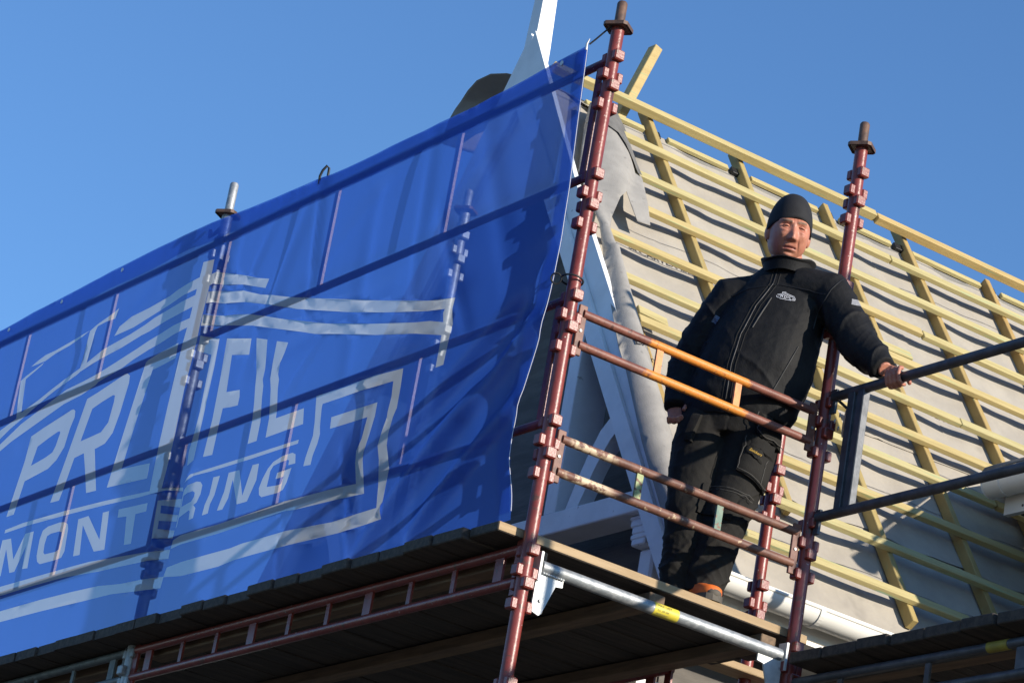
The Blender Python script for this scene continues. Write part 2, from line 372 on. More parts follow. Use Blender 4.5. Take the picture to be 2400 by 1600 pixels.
for body, x, s, sz, rot in (('SILCARTEX line', 1.93, 2.237, .062, -1), ('SILCARTEX line', 3.62, 1.93, .06, 0), ('SILCARTEX line', 2.50, -.075, .045, 0), ('SILCARTEX line', 5.0, .95, .07, 0)):
    X_ = V(1, 0, 0); Y_ = RU
    me = text_mesh(body, sz, X_, Y_, rp(x, s, 0), RN, 0)
    for v in me.vertices: q_ = (v.co-E0).dot(RU); v.co = rp(v.co.x, q_, surf(v.co.x, q_))
    mobj('printed_text', me, 'ink' if sz > .061 else 'ink_faded', roof)
def ink_line(s, x0, x1, w, seed):
    bm = NB(); prev = None; n = int((x1-x0)/.03)
    for k in range(n+1):
        x = x0 + (x1-x0)*k/n; ss = s + .022*noise.noise(V(x*2.1, seed, 0)) + .006*noise.noise(V(x*8, seed, 3))
        q = [bm.verts.new(rp(x, ss+d, surf(x, ss))) for d in (-w/2, w/2)]
        if prev: bm.faces.new((prev[0], q[0], q[1], prev[1]))
        prev = q
    part('printed_line', bm, 'ink_faded', roof)
for k, (s_, x0, x1) in enumerate(((2.235, 1.85, 3.0), (2.42, 1.95, 2.75), (2.0, 2.3, 3.4), (1.95, 3.3, 5.5), (1.06, 2.2, 4.2), (.36, 2.0, 3.6), (-.03, 1.9, 3.3), (3.28, 3.7, 4.5), (3.05, 4.0, 5.2), (1.40, 3.0, 4.4))):
    ink_line(s_, x0, x1, .0035, k*3.7)
# prop board leaning out of the ridge
bm = NB(); bar(bm, V(2.20, 3.32, 1.70), V(2.355, 3.30, 2.19), .05, .07, (0, 1, 0), .003); part('prop_board', bm, 'batten', roof)
bm = NB(); addbox(bm, (2.235, 3.283, 1.84), (.022, .004, .085), Matrix.Rotation(math.radians(17), 3, 'Y')); part('paper_label', bm, 'emblem', roof)

# bargeboards, tie beam, posts, braces of the gable
for f in (lambda p: p, lambda p: mir(p) + V(.0045, 0, 0)):
    bm = NB(); prism(bm, [f(p) for p in (rp(GX, -.16, -.125), rp(GX, -.16, .02), rp(GX, -.02, .105), rp(GX, 2.3, .105), rp(GX, S_R+.20, .160), rp(GX, S_R-.01, -.125))], V(.028, 0, 0))
    bb = part('bargeboard', bm, 'white_paint', house)
    bm = NB(); prism(bm, [f(p) for p in (rp(GX-.022, -.10, -.105), rp(GX-.022, -.10, -.01), rp(GX-.022, S_R-.10, -.01), rp(GX-.022, S_R-.10, -.105))], V(.020, 0, 0))
    part('inner_moulding', bm, 'white_paint', bb)
    bm = NB(); prism(bm, [f(p) for p in (rp(GX+.03, -.1, .075), rp(GX+.03, S_R, .075), rp(GX+.03, S_R, -.10), rp(GX+.03, -.1, -.10))], V(.022, 0, 0))
    part('cover_board', bm, 'white_paint', house)
    # eave soffit under the gable overhang
    bm = NB(); prism(bm, [f(p) for p in (rp(GX+.06, -.1, -.065), rp(GX+.06, S_R-.06, -.065), rp(GX+.06, S_R-.06, -.085), rp(GX+.06, -.1, -.085))], V(.30, 0, 0)); part('verge_soffit', bm, 'soffit', house)
    # vertical post
    c = f(V(1.70, 2.385, 0)); bm = NB(); addbox(bm, (1.69, c.y, -.36), (.19, .09, .95), None, .004); part('gable_post', bm, 'white_paint', house)
    # curved brace
    outer = [(2.30, -.835), (2.24, -.70), (2.182, -.583), (2.11, -.47), (2.05, -.42), (2.00, -.395)]
    inner = [(1.955, -.475), (2.02, -.53), (2.075, -.603), (2.115, -.665), (2.155, -.745), (2.205, -.835)]
    bm = NB(); pts = [f(V(1.62, y, z)) for y, z in outer+inner]; bm2 = bm
    for k in range(5):
        o0, o1, i0, i1 = pts[k], pts[k+1], pts[11-k], pts[10-k]
        prism(bm, [o0, o1, i1, i0], V(.07, 0, 0))
    part('curved_brace', bm, 'white_paint', house)
    # corbel and bracket post under the tie beam
    bm = NB()
    for w, z0, z1 in ((.175, -.965, -.945), (.15, -1.0, -.965), (.115, -1.035, -1.0), (.125, -1.06, -1.035), (.10, -1.09, -1.06)):
        c = f(V(0, 1.675, 0)); addbox(bm, (1.70, c.y, (z0+z1)/2), (.16, w, z1-z0), None, .006)
    co = part('corbel', bm, 'white_paint', house)
    bm = NB(); c = f(V(0, 1.655, 0)); addbox(bm, (1.71, c.y, -1.46), (.10, .105, .73), None, .012); part('corbel_post', bm, 'white_paint', co)
bm = NB(); addbox(bm, (1.66, RIDGE.y, -.89), (.15, 2*(RIDGE.y-1.56), .105), None, .005); part('tie_beam', bm, 'white_paint', house)
# finial post at the gable peak
bm = NB(); FY = 3.345
def sq(cx, cy, h, z): return [V(cx-h, cy-h, z), V(cx+h, cy-h, z), V(cx+h, cy+h, z), V(cx-h, cy+h, z)]
loft(bm, [sq(1.662, FY, .050, 1.0), sq(1.662, FY, .050, 1.55), sq(1.662, FY, .049, 1.9), sq(1.662, FY, .038, 2.35), sq(1.662, FY, .028, 3.1), sq(1.662, FY, .002, 3.25)])
part('finial', bm, 'white_paint', house)
bm = NB(); a_ = rp(1.600, 2.55, -.02); b_ = mir(a_)
prism(bm, [a_, V(1.600, RIDGE.y, RIDGE.z+.19), b_, V(1.600, RIDGE.y, a_.z)], V(.012, 0, 0)); part('peak_panel', bm, 'white_paint', house)
# eave: fascia, boxed soffit, half-round gutter
bm = NB(); addbox(bm, (4.65, 1.315, -1.275), (5.9, .03, .17)); part('fascia', bm, 'white_pvc', house)
bm = NB(); addbox(bm, (4.65, 1.52, -1.375), (5.9, .44, .02)); part('eave_soffit', bm, 'white_pvc', house)
def half_gutter(p0, p1, r, name, parent, m='white_pvc', side=(0, 0, 0)):
    p0, p1 = Vector(p0), Vector(p1); d, s, u = frame(p1-p0)
    bm = NB(); n = 16; rings = []
    for p in (p0, p1):
        o = [p + s*math.cos(math.pi*k/n)*r - u*math.sin(math.pi*k/n)*r for k in range(n+1)]
        i = [p + s*math.cos(math.pi*k/n)*(r-.004) - u*math.sin(math.pi*k/n)*(r-.004) for k in range(n, -1, -1)]
        rings.append(o+i)
    loft(bm, rings); gt = part(name, bm, m, parent, 40)
    for sg in (-1, 1):
        bm = NB(); tube(bm, p0+s*sg*(r-.002)+u*.002, p1+s*sg*(r-.002)+u*.002, .009, 8); part('bead', bm, m, gt, 60)
    for p, dd in ((p0, -d), (p1, d)):
        bm = NB(); pts = [p + s*math.cos(math.pi*k/n)*(r+.003) - u*math.sin(math.pi*k/n)*(r+.003) for k in range(n+1)]; prism(bm, pts, dd*.006); part('end_cap', bm, m, gt)
    return gt
gt = half_gutter((1.72, 1.215, -1.262), (6.9, 1.215, -1.262), .068, 'gutter', house)
for x in (2.28, 2.66, 3.3):
    bm = NB(); n = 14
    rings = []
    for dx in (-.012, .012):
        rings.append([V(x+dx, 1.215 - math.cos(math.pi*k/n)*r_, -1.262 - math.sin(math.pi*k/n)*r_) for r_, rng in ((.074, range(n+1)), (.0695, range(n, -1, -1))) for k in rng])
    loft(bm, rings); part('gutter_bracket', bm, 'white_pvc', gt)

# ------------------------------------------------------------------ wing beyond the valley
wing = empty('house_wing', (4.3, .6, GROUND), 'projecting wing of the house with its own white gutter end above the felted roof', 'house')
WP = math.radians(24)
def wr(y, d, n=0.0):                           # point on the wing slope: d metres up the slope from its eave
    return V(3.78 + d*math.cos(WP) - n*math.sin(WP), y, -.02 + d*math.sin(WP) + n*math.cos(WP))
bm = NB(); addbox(bm, (4.40, .65, (GROUND-.2)/2), (.2, 2.5, -GROUND-.2)); part('wall', bm, 'siding', wing)
bm = NB(); addbox(bm, (4.14, -.55, (GROUND-.2)/2), (.72, .1, -GROUND-.2)); part('added_shade_wall', bm, 'siding', wing)  # unseen wall, added so its corner completes the shadow on the lower roof
bm = NB(); prism(bm, [wr(-.6, 0), wr(1.90, 0), wr(2.6, 1.1), wr(2.6, 1.6), wr(-.6, 1.6)], V(math.sin(WP)*.05, 0, -math.cos(WP)*.05)); part('roof', bm, 'tile_dark', wing)
bm = NB(); addbox(bm, (4.07, .60, -.215), (.46, 2.2, .03)); sf = part('soffit', bm, 'plank_old_shade', wing)
for y in (.9, 1.2, 1.5, 1.75):
    bm = NB(); sweep(bm, [(3.798, y-.1, -.20), (3.802, y-.1, -.20)], .007, 8); part('screw', bm, 'dark_steel', sf)
bm = NB(); addbox(bm, (3.815, .60, -.145), (.03, 2.36, .17)); part('fascia', bm, 'white_pvc', wing)
wg = half_gutter((3.735, -.6, -.09), (3.735, 1.815, -.09), .068, 'gutter', wing)
bm = NB(); sweep(bm, [V(3.735, 1.70, -.09), V(3.735, 1.716, -.09)], .0715, 24); part('joint', bm, 'white_pvc', wg, 40)
bm = NB(); rings = []
for k in range(26):
    y = -.58 + 2.40*k/25; w = .010*math.sin(y*7) + .006*math.sin(y*19)
    rings.append([V(3.66+w, y, -.045), V(3.68+w, y, -.015+w), V(3.74, y, .020+w), V(3.80, y, .055), V(3.80, y, .035), V(3.735, y, 0.0), V(3.68+w, y, -.038)])
loft(bm, rings); part('drip_felt', bm, 'felt_dark', wing, 60)

# ------------------------------------------------------------------ loose felt sheets
FL = [(1.81,3.07),(1.88,3.28),(2.03,3.32),(2.11,3.35),(2.14,3.28),(2.13,3.12),(2.10,2.90),(2.09,2.77),(2.05,2.58),(2.02,2.35),(1.94,2.34),(1.92,2.45),(1.91,2.54),(1.85,2.46),(1.76,2.27),(1.72,2.16),(1.73,2.05),(1.73,1.82),(1.725,1.49),(1.70,1.14),(1.715,.90),(1.71,.70),(1.69,.52),(1.63,.33),(1.57,.15),(1.50,-.04),(1.48,-.16),(1.485,.10),(1.49,.33),(1.50,.56),(1.54,1.06),(1.545,1.22),(1.585,1.59),(1.60,1.78),(1.64,1.95),(1.67,2.18),(1.665,2.40),(1.69,2.66)]
def lut(tab, s):
    tab = sorted(tab)
    for (s0, a), (s1, b) in zip(tab, tab[1:]):
        if s <= s1: return a + (b-a)*max(0, min(1, (s-s0)/(s1-s0+1e-9)))
    return tab[-1][1]
LEFT = [(-.16,1.48),(.33,1.49),(.56,1.50),(1.06,1.54),(1.59,1.585),(1.95,1.64),(2.18,1.67),(2.4,1.665),(2.66,1.69),(3.07,1.81),(3.28,1.88)]
RIGHT = [(-.16,1.50),(.15,1.57),(.33,1.63),(.52,1.69),(.9,1.715),(1.49,1.725),(2.16,1.74),(2.54,1.92),(2.9,2.10),(3.3,2.14)]
def flap_h(x, s):
    l, r = lut(LEFT, s), lut(RIGHT, s); t = max(0, min(1, (x-l)/max(.03, r-l)))
    low = math.sin(math.pi*t**.8)**.8 * (.07 if s < 2.0 else .05)
    up = max(0, min(1, (s-2.0)/.5))
    h = .085 + low*(1-.3*up) + .034*up*math.sin(t*4.2 + s*4.0) + .005*noise.noise(V(x*5, s*3, 3))
    return h
def cdt_sheet(outline, step, polys=(), jitter=0.0):
    """triangulate an outline (and polygons inside it) with a grid of inner points"""
    def ccw(p): return p if sum(a[0]*b[1]-b[0]*a[1] for a, b in zip(p, p[1:]+p[:1])) > 0 else p[::-1]
    verts, faces, edges = [], [], []
    for p in [outline]+[q for q in polys]:
        p = ccw(list(p)); i0 = len(verts); verts += [Vector(q) for q in p]; faces.append(list(range(i0, len(verts))))
    xs = [p[0] for p in outline]; ys = [p[1] for p in outline]
    nx = int((max(xs)-min(xs))/step[0]); ny = int((max(ys)-min(ys))/step[1])
    ol = np.array(outline)
    def inside(x, y):
        c = False; n = len(ol); j = n-1
        for i in range(n):
            xi, yi = ol[i]; xj, yj = ol[j]
            if (yi > y) != (yj > y) and x < (xj-xi)*(y-yi)/(yj-yi)+xi: c = not c
            j = i
        return c
    for j in range(1, ny):
        for i in range(1, nx):
            x = min(xs) + (max(xs)-min(xs))*(i + (.5 if j % 2 else 0))/nx; y = min(ys) + (max(ys)-min(ys))*j/ny
            if inside(x, y): verts.append(Vector((x, y)))
    r = delaunay_2d_cdt(verts, edges, faces, 1, 1e-5)
    return r[0], r[2], r[5]
vs, fs, _ = cdt_sheet(FL, (.018, .03))
bm = NB(); bv = [bm.verts.new(rp(v.x, v.y, flap_h(v.x, v.y))) for v in vs]
for f in fs: bm.faces.new([bv[i] for i in f])
o = part('loose_underlay', bm, 'felt_rough', None, 180, loc=rp(1.6, 0, 0)); md = o.modifiers.new('t', 'SOLIDIFY'); md.thickness = .003
tag(o, 'torn strip of loose grey roofing felt draped down the verge beside the white bargeboard', 'roofing felt')
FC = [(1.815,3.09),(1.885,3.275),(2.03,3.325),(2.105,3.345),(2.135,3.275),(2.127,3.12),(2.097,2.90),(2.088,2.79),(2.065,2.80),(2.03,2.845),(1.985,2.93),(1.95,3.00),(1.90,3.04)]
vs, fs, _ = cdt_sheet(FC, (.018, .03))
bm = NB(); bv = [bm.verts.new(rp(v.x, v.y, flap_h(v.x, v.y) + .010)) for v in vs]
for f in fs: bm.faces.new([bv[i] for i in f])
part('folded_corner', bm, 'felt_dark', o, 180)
me = text_mesh('EX line', .07, V(1, 0, 0), RU, rp(1.585, 1.19, 0), RN, 0.0)
for v in me.vertices:
    q = v.co - E0; v.co = rp(v.co.x, q.dot(RU), flap_h(v.co.x, q.dot(RU))+.006)
mobj('printed_text', me, 'ink', o)
# flap standing up behind the finial
bm = NB(); rows = []
prof = [(3.34, 1.70), (3.50, 1.80), (3.68, 1.875), (3.82, 1.915), (3.95, 1.925), (4.05, 1.905), (4.115, 1.865), (4.15, 1.81), (4.165, 1.74), (4.185, 1.68), (4.21, 1.615)]
for k in range(9):
    x = 1.70 + .04*k; rows.append([bm.verts.new(V(x + .012*math.sin(j*1.3), y - .022*k, zz + .012*math.sin(j*.9+k*.8) - .002*k*k + .006*k)) for j, (y, zz) in enumerate(prof)])
for a, b in zip(rows, rows[1:]):
    for k in range(len(prof)-1): bm.faces.new((a[k], a[k+1], b[k+1], b[k]))
bmesh.ops.subdivide_edges(bm, edges=bm.edges, cuts=2, use_grid_fill=True, smooth=.8)
o = part('loose_underlay', bm, 'felt', None, 180, loc=(1.75, 3.9, 1.6)); md = o.modifiers.new('t', 'SOLIDIFY'); md.thickness = .003
tag(o, 'curled end of dark grey roofing felt sticking up behind the white finial', 'roofing felt')

# ------------------------------------------------------------------ scaffold posts
def pocket_mesh(m):
    bm = NB(); addbox(bm, (.0330, 0, 0), (.028, .046, .043), None, .005); bm2 = bm
    addbox(bm, (.034, 0, .0195), (.014, .030, .006)); me = finish(bm); me.materials.append(M[m]); me.name = 'pocket'; return me
RINGS = ((.105, 1), (.024, 0), (-.022, 1), (-.104, 0))
def post(x, y, top, m, label, base=GROUND, nodes=range(0, 6), dz=0.0, group='red scaffold posts', pm=None, spig=.115, seg=18):
    r = empty('scaffold_post', (x, y, base), label, 'scaffold post', group)
    bm = NB(); tube(bm, (x, y, base), (x, y, top), .0258, seg); part('tube', bm, m, r, 60)
    if spig:
        bm = NB(); sweep(bm, [(x, y, top-.03), (x, y, top+spig-.008), (x, y, top+spig)], [.0205, .0205, .016], 14); part('spigot', bm, 'flange_rust' if m == 'red' else 'galv', r, 50)
        bm = NB(); addbox(bm, (x, y, top+.004), (.098, .098, .009), Matrix.Rotation(.62, 3, 'Z'), .012); fl = part('flange', bm, 'flange_rust', r)
        bm = NB(); tube(bm, (x+.02, y-.012, top+.008), (x+.034, y-.018, top+.022), .008, 8); part('locking_pin', bm, 'flange_rust', fl, 60)
    pm = pm or PM[m]
    for k in nodes:
        for zz, ax in RINGS:
            for sg in (0, 1):
                share('pocket', pm, r, (x, y, -.5*k + dz + zz), math.pi*sg + (math.pi/2 if ax else 0))
    return r
PM = {m: pocket_mesh(m) for m in ('red', 'galv')}
post(0, 0, .232, 'red', 'worn red scaffold post at the corner where the blue banner ends')
post(1.25, 0, .222, 'red', 'red scaffold post the man leans his shoulder against')
post(1.545, .66, -.35, 'red', 'red scaffold post standing behind the man in front of the white gutter', dz=-.06, nodes=range(1, 6))
post(0, 3.05, .234, 'galv', 'galvanised scaffold post behind the blue banner where two sheets meet', group='galvanised scaffold posts', spig=.165)
post(1.25, 3.05, .74, 'galv', 'galvanised scaffold post seen through the banner between it and the gable', group='galvanised scaffold posts', nodes=range(-1, 5))
post(0, 6.1, .234, 'red', 'far red scaffold post behind the left end of the banner')
post(2.5, 0, .80, 'red', 'red inner scaffold post of the walkway along the wing', nodes=range(-1, 5))
post(2.481, -3.05, .52, 'red', 'red end scaffold post of the walkway along the wing')
post(1.25, -3.35, -.80, 'red', 'short red outer end scaffold post of the walkway along the wing', nodes=range(2, 5), spig=0)

# ------------------------------------------------------------------ guard rails
def xrail(z0, z1, m, spacer_m, xs, label, base):
    r = empty('guard_rail', (0, 0, base), label, 'guard rail', 'guard rails between the two red posts')
    for z in (z0, z1):
        bm = NB(); tube(bm, (.06, 0, z), (1.19, 0, z), .0172, 14); part('tube', bm, m, r, 60)
    for x, sm in zip(xs, spacer_m):
        bm = NB(); addbox(bm, (x, 0, (z0+z1)/2), (.030, .010, z0-z1-.016)); part('spacer', bm, sm, r)
    for x in (.058, 1.192):
        bm = NB(); addbox(bm, (x, .0, (z0+z1)/2 - .005), (.036, .012, z0-z1+.075), None, .002); e = part('end_plate', bm, 'rust', r)
        bm = NB(); tube(bm, (x, -.010, z0-.07), (x, .010, z0-.07), .006, 8); part('rivet', bm, 'galv', e)
    return r
xrail(-.942, -1.066, 'rail_top', ('orange', 'orange'), (.43, .815), 'upper guard rail painted orange along its middle, in front of the man', -1.07)
xrail(-1.442, -1.569, 'rail_low', ('green_paint', 'teal_paint'), (.43, .815), 'lower rusty brown guard rail with green spacers in front of the man', -1.57)
bm = NB()
def yframe(x, y0, y1, z0, z1, m, label, group, ny=4, vm=None, end_off=.075, r=.017):
    o = empty('guard_rail', (x, (y0+y1)/2, z1), label, 'guard rail', group)
    for z in (z0, z1):
        bm = NB(); tube(bm, (x, y0+.03, z), (x, y1-.03, z), r, 12); part('tube', bm, m, o, 60)
    for k in range(ny):
        y = y0+end_off + (y1-y0-2*end_off)*k/(ny-1)
        bm = NB(); addbox(bm, (x, y, (z0+z1)/2), (.012, .030, z0-z1-.01)); part('upright', bm, vm or m, o)
    return o
for k, (y0, y1) in enumerate(((0, 3.05), (3.05, 6.1))):
    for z0, z1, w in ((.10, -.39, 'upper'), (-.90, -1.39, 'lower')):
        yframe(0, y0, y1, z0, z1, 'red', 'red %s guard frame behind the %s sheet of the banner' % (w, ('right', 'left')[k]), 'red guard frames behind the banner')
# dark guard frame the man's hand rests on
o = empty('guard_rail', (1.25, -1.5, -1.37), 'dark galvanised guard frame the man rests his hand on', 'guard rail')
for z in (-.872, -1.372):
    bm = NB(); tube(bm, (1.25, -.045, z), (1.25, -3.32, z), .020, 16); part('tube', bm, 'dark_steel', o, 60)
for y in (-.17, -.225, -1.5, -2.82):
    bm = NB(); addbox(bm, (1.25, y, -1.122), (.034, .040, .49), None, .003); part('upright', bm, 'dark_steel', o)
for z in (-.872, -1.372):
    bm = NB(); addbox(bm, (1.25, -.048, z-.02), (.012, .03, .10)); part('hook', bm, 'dark_steel', o)
# round clamp hanging under the end of that frame
o = empty('round_clamp', (1.30, -.09, -.99), 'small round black perforated clamp hanging beside the post under the dark rail', 'clamp')
bm = NB(); sweep(bm, [(1.285, -.085, -.975), (1.310, -.100, -.975)], .058, 22); part('disc', bm, 'black_plastic', o, 40)
for a in range(6):
    q = V(1.283, -.0835, -.975) + V(.4, .6, 0).normalized().cross(V(0, 0, 1))*.033*math.cos(a*math.pi/3) + V(0, 0, .033*math.sin(a*math.pi/3))
    bm = NB(); sweep(bm, [q, q+V(-.004, .0025, 0)], .009, 10); part('hole_rim', bm, 'galv_flat', o)
bm = NB(); tube(bm, (1.297, -.09, -.92), (1.262, -.06, -.885), .006, 8); part('strap', bm, 'black_plastic', o)

# ------------------------------------------------------------------ deck beams
def lattice(x, y0, y1, z0, z1, m, label, n, vm=None, base=None, r=.0185):
    o = empty('deck_beam', (x, (y0+y1)/2, z1), label, 'scaffold beam', 'lattice beams under the decks')
    for z in (z0, z1):
        bm = NB(); tube(bm, (x, y0+.04, z), (x, y1-.04, z), r, 12); part('chord', bm, m, o, 60)
    for k in range(n):
        y = y0+.17 + (y1-y0-.34)*k/(n-1); w = .055 if k % 3 == 0 else .026
        bm = NB(); addbox(bm, (x, y, (z0+z1)/2), (.010, w, z0-z1-.02)); part('web_bar', bm, vm or m, o)
    for y in (y0+.05, y1-.05):
        bm = NB(); addbox(bm, (x, y, (z0+z1)/2), (.012, .04, z0-z1+.10)); part('end_plate', bm, vm or m, o)
    return o
lattice(0, 0, 3.05, -1.882, -2.006, 'red', 'red lattice beam carrying the plank deck below the banner', 10)
lattice(0, 3.05, 6.1, -1.882, -2.006, 'galv_old', 'galvanised lattice beam carrying the deck left of the galvanised post', 8, 'galv_old')
lattice(1.25, .72, 3.05, -1.882, -2.006, 'red', 'red lattice beam under the inner edge of the deck', 7)
rb = lattice(1.25, 0, -3.05, -2.035, -2.150, 'dark_steel', 'dark lattice beam with yellow tape under the lower deck', 8)
bm = NB(); sweep(bm, [(1.25, -1.11, -2.035), (1.25, -1.215, -2.035)], .0198, 18); part('yellow_tape', bm, 'tape_shaded', rb, 60)
# galvanised transom between the two red posts
t = empty('transom', (0, 0, -1.935), 'galvanised transom tube with a yellow sticker and white gusset plates', 'scaffold beam')
bm = NB(); tube(bm, (.065, 0, -1.935), (1.195, 0, -1.935), .0242, 22); part('tube', bm, 'galv', t, 60)
bm = NB(); sweep(bm, [(.575, 0, -1.935), (.690, 0, -1.935)], .0250, 22, caps=False); st = part('sticker', bm, 'yellow_tape', t, 60)
for dy, body, sz in ((.010, 'MAX LAST', .014), (-.006, 'KG  200 300', .010), (-.018, 'PERMANENT', .010)):
    a = math.asin(max(-1, min(1, dy/.0262))); me = text_mesh(body, sz, V(1, 0, 0), V(0, .25, .97), V(.588, -.0262*math.cos(a)*.99, -1.935+dy*1.0-.004), V(0, -1, 0), .0008); mobj('printed_text', me, 'ink', st)
for x0, sg in ((.052, 1), (1.208, -1)):
    bm = NB(); prism(bm, [V(x0, -.004, -1.955), V(x0+sg*.118, -.004, -1.955), V(x0+sg*.118, -.004, -1.985), V(x0+sg*.088, -.004, -1.990), V(x0+sg*.045, -.004, -2.105), V(x0+sg*.035, -.004, -2.115), V(x0, -.004, -2.105)], V(0, .008, 0)); gp = part('gusset', bm, 'galv_flat', t)
    bm = NB(); sweep(bm, [(x0+sg*.03, -.012, -2.06), (x0+sg*.03, 0, -2.06)], .007, 10); part('bolt', bm, 'galv', gp)
    bm = NB(); addbox(bm, (x0-sg*.002, 0, -1.94), (.010, .05, .11)); part('end_plate', bm, 'galv_flat', t)
bm = NB()
for k in range(9): ell(bm, (.075+.011*k, -.012, -1.9585), (.006, .005, .004), None, 8)
part('weld_bead', bm, 'galv_flat', t, 60)

# ------------------------------------------------------------------ plank decks
DT = -1.81
deck = empty('plank_deck', (.55, 3, DT-.06), 'old plank deck below the banner, the man standing on its paler front plank', 'scaffold deck')
y = .032; k = 0
while y < 6.6:
    w = .195 + .012*math.sin(k*1.7); x0 = -.145 - .018*random.random() + (0 if k % 3 else .01) + (.02 if k == 0 else 0); x1 = 1.30 + .12*random.random() if k else 1.345
    zz = .006*random.random() if k else 0; th = .037 if k == 0 else .044
    bm = NB(); R = Matrix.Rotation(.006*math.sin(k*2.3), 3, 'X'); addbox(bm, ((x0+x1)/2, y+w/2, DT-th/2-zz), (x1-x0, w-.008, th), R, .004 if k < 12 else 0)
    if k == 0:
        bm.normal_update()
        for f_ in bm.faces: f_.material_index = 1 if (abs(f_.normal.x) > .5 or f_.normal.z < -.5) else 0  # shade put into the colour: ends and underside take the dark material
        part('plank', bm, ['plank_new', 'plank_old_shade'], deck)
    else: part('plank', bm, 'plank_old_shade', deck)
    y += w; k += 1
for x in (.075, .62, 1.16):
    bm = NB(); addbox(bm, (x, 1.5, DT-.044-.026-.008), (.072, 2.93, .048), None, .003); part('bearer', bm, 'bearer', deck)
    bm = NB(); addbox(bm, (x+.02, 4.6, DT-.044-.026-.008), (.072, 2.9, .048), None, .003); part('bearer', bm, 'bearer', deck)
deck2 = empty('plank_deck', (1.9, -1.6, -1.99), 'lower deck of dark planks along the wing, beyond the man', 'scaffold deck')
y = -.06; k = 0
while y > -3.3:
    w = .19 + .015*math.sin(k*2.1); x0 = 1.195 - .022*random.random(); x1 = 2.62
    zz = .010*random.random(); bm = NB(); addbox(bm, ((x0+x1)/2, y-w/2, -1.932-.022-zz), (x1-x0, w-.010, .044), Matrix.Rotation(.008*math.sin(k*1.3), 3, 'X'), .004)
    part('plank', bm, 'plank_old_shade', deck2); y -= w; k += 1
bm = NB(); addbox(bm, (1.36, -1.6, -2.006), (.07, 3.1, .044)); part('bearer', bm, 'bearer', deck2)
bm = NB(); addbox(bm, (2.4, -1.6, -2.006), (.07, 3.1, .044)); part('bearer', bm, 'bearer', deck2)
# loose board lying under the deck
bm = NB(); bar(bm, (1.30, .62, -1.84), (1.62, .63, -1.835), .12, .03, (0, 0, 1), .003); o = part('loose_board', bm, 'plank_new', None, 0, loc=(1.45, .62, -1.855)); tag(o, 'short pale board poking out past the front plank beside the post', 'board')

